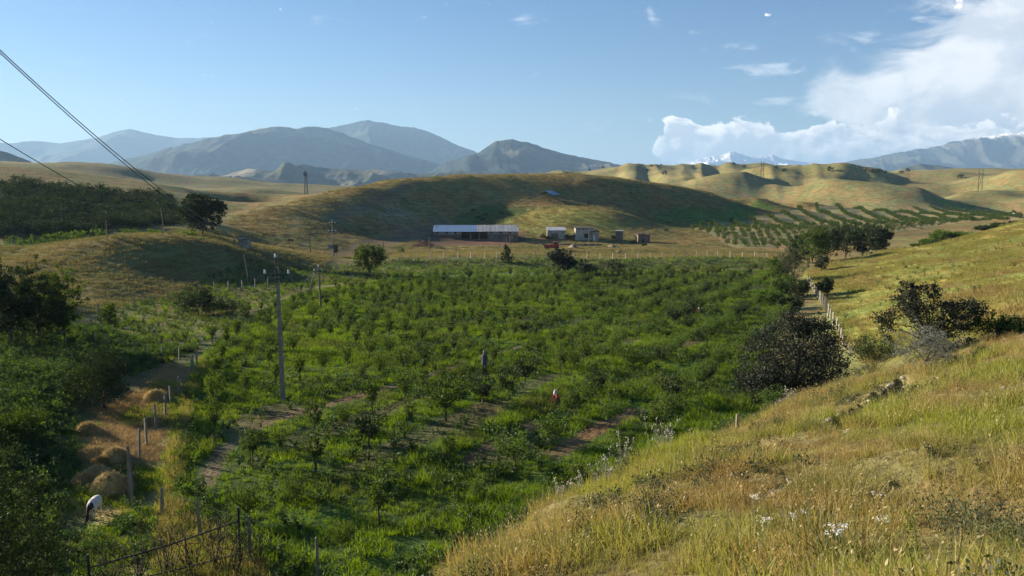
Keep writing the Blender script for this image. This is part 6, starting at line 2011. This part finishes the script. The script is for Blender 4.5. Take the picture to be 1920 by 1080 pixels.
# ================================================================== plants on the near slope
def thistle(px, Y, h, label, seed, mat=LEAF_GREY):
    rg = np.random.default_rng(seed); p = onY(px, Y); o = empty('thistle', p); tag(o, label, 'thistle')
    mb = MB(); tips = []; cen = []
    for k in range(9):
        a = rg.uniform(0, 6.28); l = rg.uniform(.05, .42) * h
        t_ = Vector((math.cos(a) * l, math.sin(a) * l, h * rg.uniform(.6, 1.05))); b = Vector((rg.normal(0, .06), rg.normal(0, .06), -.03))
        m_ = b.lerp(t_, .5) + Vector((0, 0, .05)); mb.tube([b, m_, t_], [.008, .006, .004], 4, False); tips.append(t_)
        for j in range(16):
            q = b.lerp(t_, rg.uniform(.05, .95)); cen.append((q.x + rg.normal(0, .05), q.y + rg.normal(0, .05), max(.02, q.z + rg.normal(0, .04))))
    mb.build('stems', plain('thistle_stem', (.22, .23, .15), .9, .2, 8), o)
    cen = np.array(cen); v, f = leaf_quads(rg, cen, unit(cen * np.array([1, 1, .2])), .12, .3); ob('leaves', mesh_np('leaves', v, f, [mat]), o)
    hd = MB()
    for t_ in tips:
        for q in range(3):
            c_ = t_ + Vector(rg.normal(0, .035, 3)); hd.tube([c_, c_ + Vector((0, 0, .02)), c_ + Vector((0, 0, .045))], [.012, .024, .008], 6)
    hd.build('seed_heads', plain('thistle_down', (.42, .40, .31), .95, .15, 12), o, True)


for i, (px, Y, h, lab) in enumerate([(1085, 21.0, .9, 'bushy thistle left along the lip of the slope'), (1130, 21.5, 1.1, 'thistle with pale heads right of the dead branches'), (1165, 22.2, 1.2, 'tall pale headed thistle in the middle of the lip'),
                                     (1232, 24.4, 1.5, 'tallest thistle on the lip of the slope'), (1250, 24.0, 1.0, 'thistle just right of the tallest one'), (1045, 19.2, .7, 'low thistle at the left of the lip'), (880, 15.6, .5, 'small white headed thistle at the lower lip'),
                                     (915, 16.4, .6, 'thistle cluster above the lower lip'), (945, 17.0, .5, 'thistle below the dead branches'), (1300, 26.2, .9, 'thistle between the tallest thistle and the pale post'), (1480, 35, .9, 'thistle in front of the grey thistle plant')]):
    thistle(px, Y, h, lab, 600 + i)


def flower(px, py, h, label, seed, n=5, tall=False):
    rg = np.random.default_rng(seed); p = at(px, py, 4); o = empty('wildflower', p); tag(o, label, 'flower')
    mb = MB(); hd = []; 
    for k in range(n):
        t_ = Vector((rg.normal(0, .05), rg.normal(0, .05), h * rg.uniform(.85, 1.1))); mb.tube([(rg.normal(0, .02), rg.normal(0, .02), -.03), t_ * .5 + Vector((.01, 0, 0)), t_], [.004, .003, .002], 4, False)
        hd += [np.array(t_) + rg.normal(0, .022, 3) * np.array([1, 1, .5]) for _ in range(16)]
    mb.build('stems', plain('flower_stem', (.12, .17, .05), .8, .2, 8), o)
    hd = np.array(hd); v, f = leaf_quads(rg, hd, np.tile([0, 0, 1.0], (len(hd), 1)), .022, .8, 0, 1.2); ob('blossoms', mesh_np('blossoms', v, f, [WHITE_PETAL]), o)


for i, (px, py, h, n, lab) in enumerate([(1413, 968, .30, 3, 'white umbel flowers below the pale bare scar'), (1432, 1022, .34, 4, 'white umbel flowers left of the broad grass clump'), (1490, 1008, .30, 4, 'small white flowers above the broad grass clump to the left'),
                                         (1566, 1062, .40, 8, 'largest white flower heads in front of the broad grass clump'), (1653, 1020, .30, 3, 'pale flowers right of the broad grass clump'), (1640, 960, .26, 2, 'two small pale flowers above the broad grass clump'), (1581, 836, .32, 2, 'white flowers below the crumbling scar'),
                                         (880, 985, .4, 5, 'white flowers at the lip below the dead branches')]):
    flower(px, py, h, lab, 700 + i, n)
rg = np.random.default_rng(720)
p = onY(1568, 8.2); o = empty('grass_clump', p); tag(o, 'broad bladed dark green grass clump near the bottom edge', 'grass clump')
ob('blades', tuft_mesh('blades', rg, [WEED, SEED], 90, .55, .022, .20, .55, 4, 0, .9), o)
for i, (px, Y, h, lab) in enumerate([(1407, 8.0, .75, 'single tall green stalk left of the broad grass clump'), (1610, 8.8, .8, 'tall wiry stalk behind the broad grass clump'), (1660, 8.4, .6, 'leaning stalk right of the broad grass clump'), (1720, 8.0, .5, 'low green stalk far right of the grass clump')]):
    p = onY(px, Y); o = empty('tall_weed', p); tag(o, lab, 'weed')
    rg = np.random.default_rng(730 + i); mb = MB(); cen = []
    for k in range(3):
        t_ = Vector((rg.normal(0, .14), rg.normal(0, .1), h * rg.uniform(.7, 1.05))); mb.tube([(rg.normal(0, .03), 0, -.03), t_ * .5 + Vector(rg.normal(0, .03, 3)), t_], [.006, .005, .002], 4, False)
        cen += [np.array(t_) * q + rg.normal(0, .02, 3) for q in rg.uniform(.15, 1, 16)]
    mb.build('stems', plain('weed_stem', (.13, .16, .05), .8, .2, 8), o)
    cen = np.array(cen); v, f = leaf_quads(rg, cen, unit(rg.normal(0, 1, cen.shape)), .08, .22); ob('leaves', mesh_np('leaves', v, f, [GRASS_PALE]), o)
for i, (px, Y, s_, lab) in enumerate([(1850, 8.2, 1.0, 'tangle of narrow leaved green weeds at the lower right'), (1790, 8.8, .8, 'green weeds left of the lower right tangle'), (1905, 7.6, .9, 'green weeds in the lower right corner')]):
    rg = np.random.default_rng(740 + i); p = onY(px, Y); o = empty('tangled_weed', p); tag(o, lab, 'weed')
    twigs(rg, 16, .42 * s_, .5 * s_, .004, 3).build('stems', plain('weed_stem', (.13, .16, .05), .8, .2, 8), o)
    cen = np.stack([rg.normal(0, .3, 700), rg.normal(0, .3, 700), np.abs(rg.normal(.2, .13, 700))], -1) * s_
    v, f = leaf_quads(rg, cen, unit(cen + [0, 0, .2]), .05, .3); ob('leaves', mesh_np('leaves', v, f, [LEAF_OLIVE]), o)
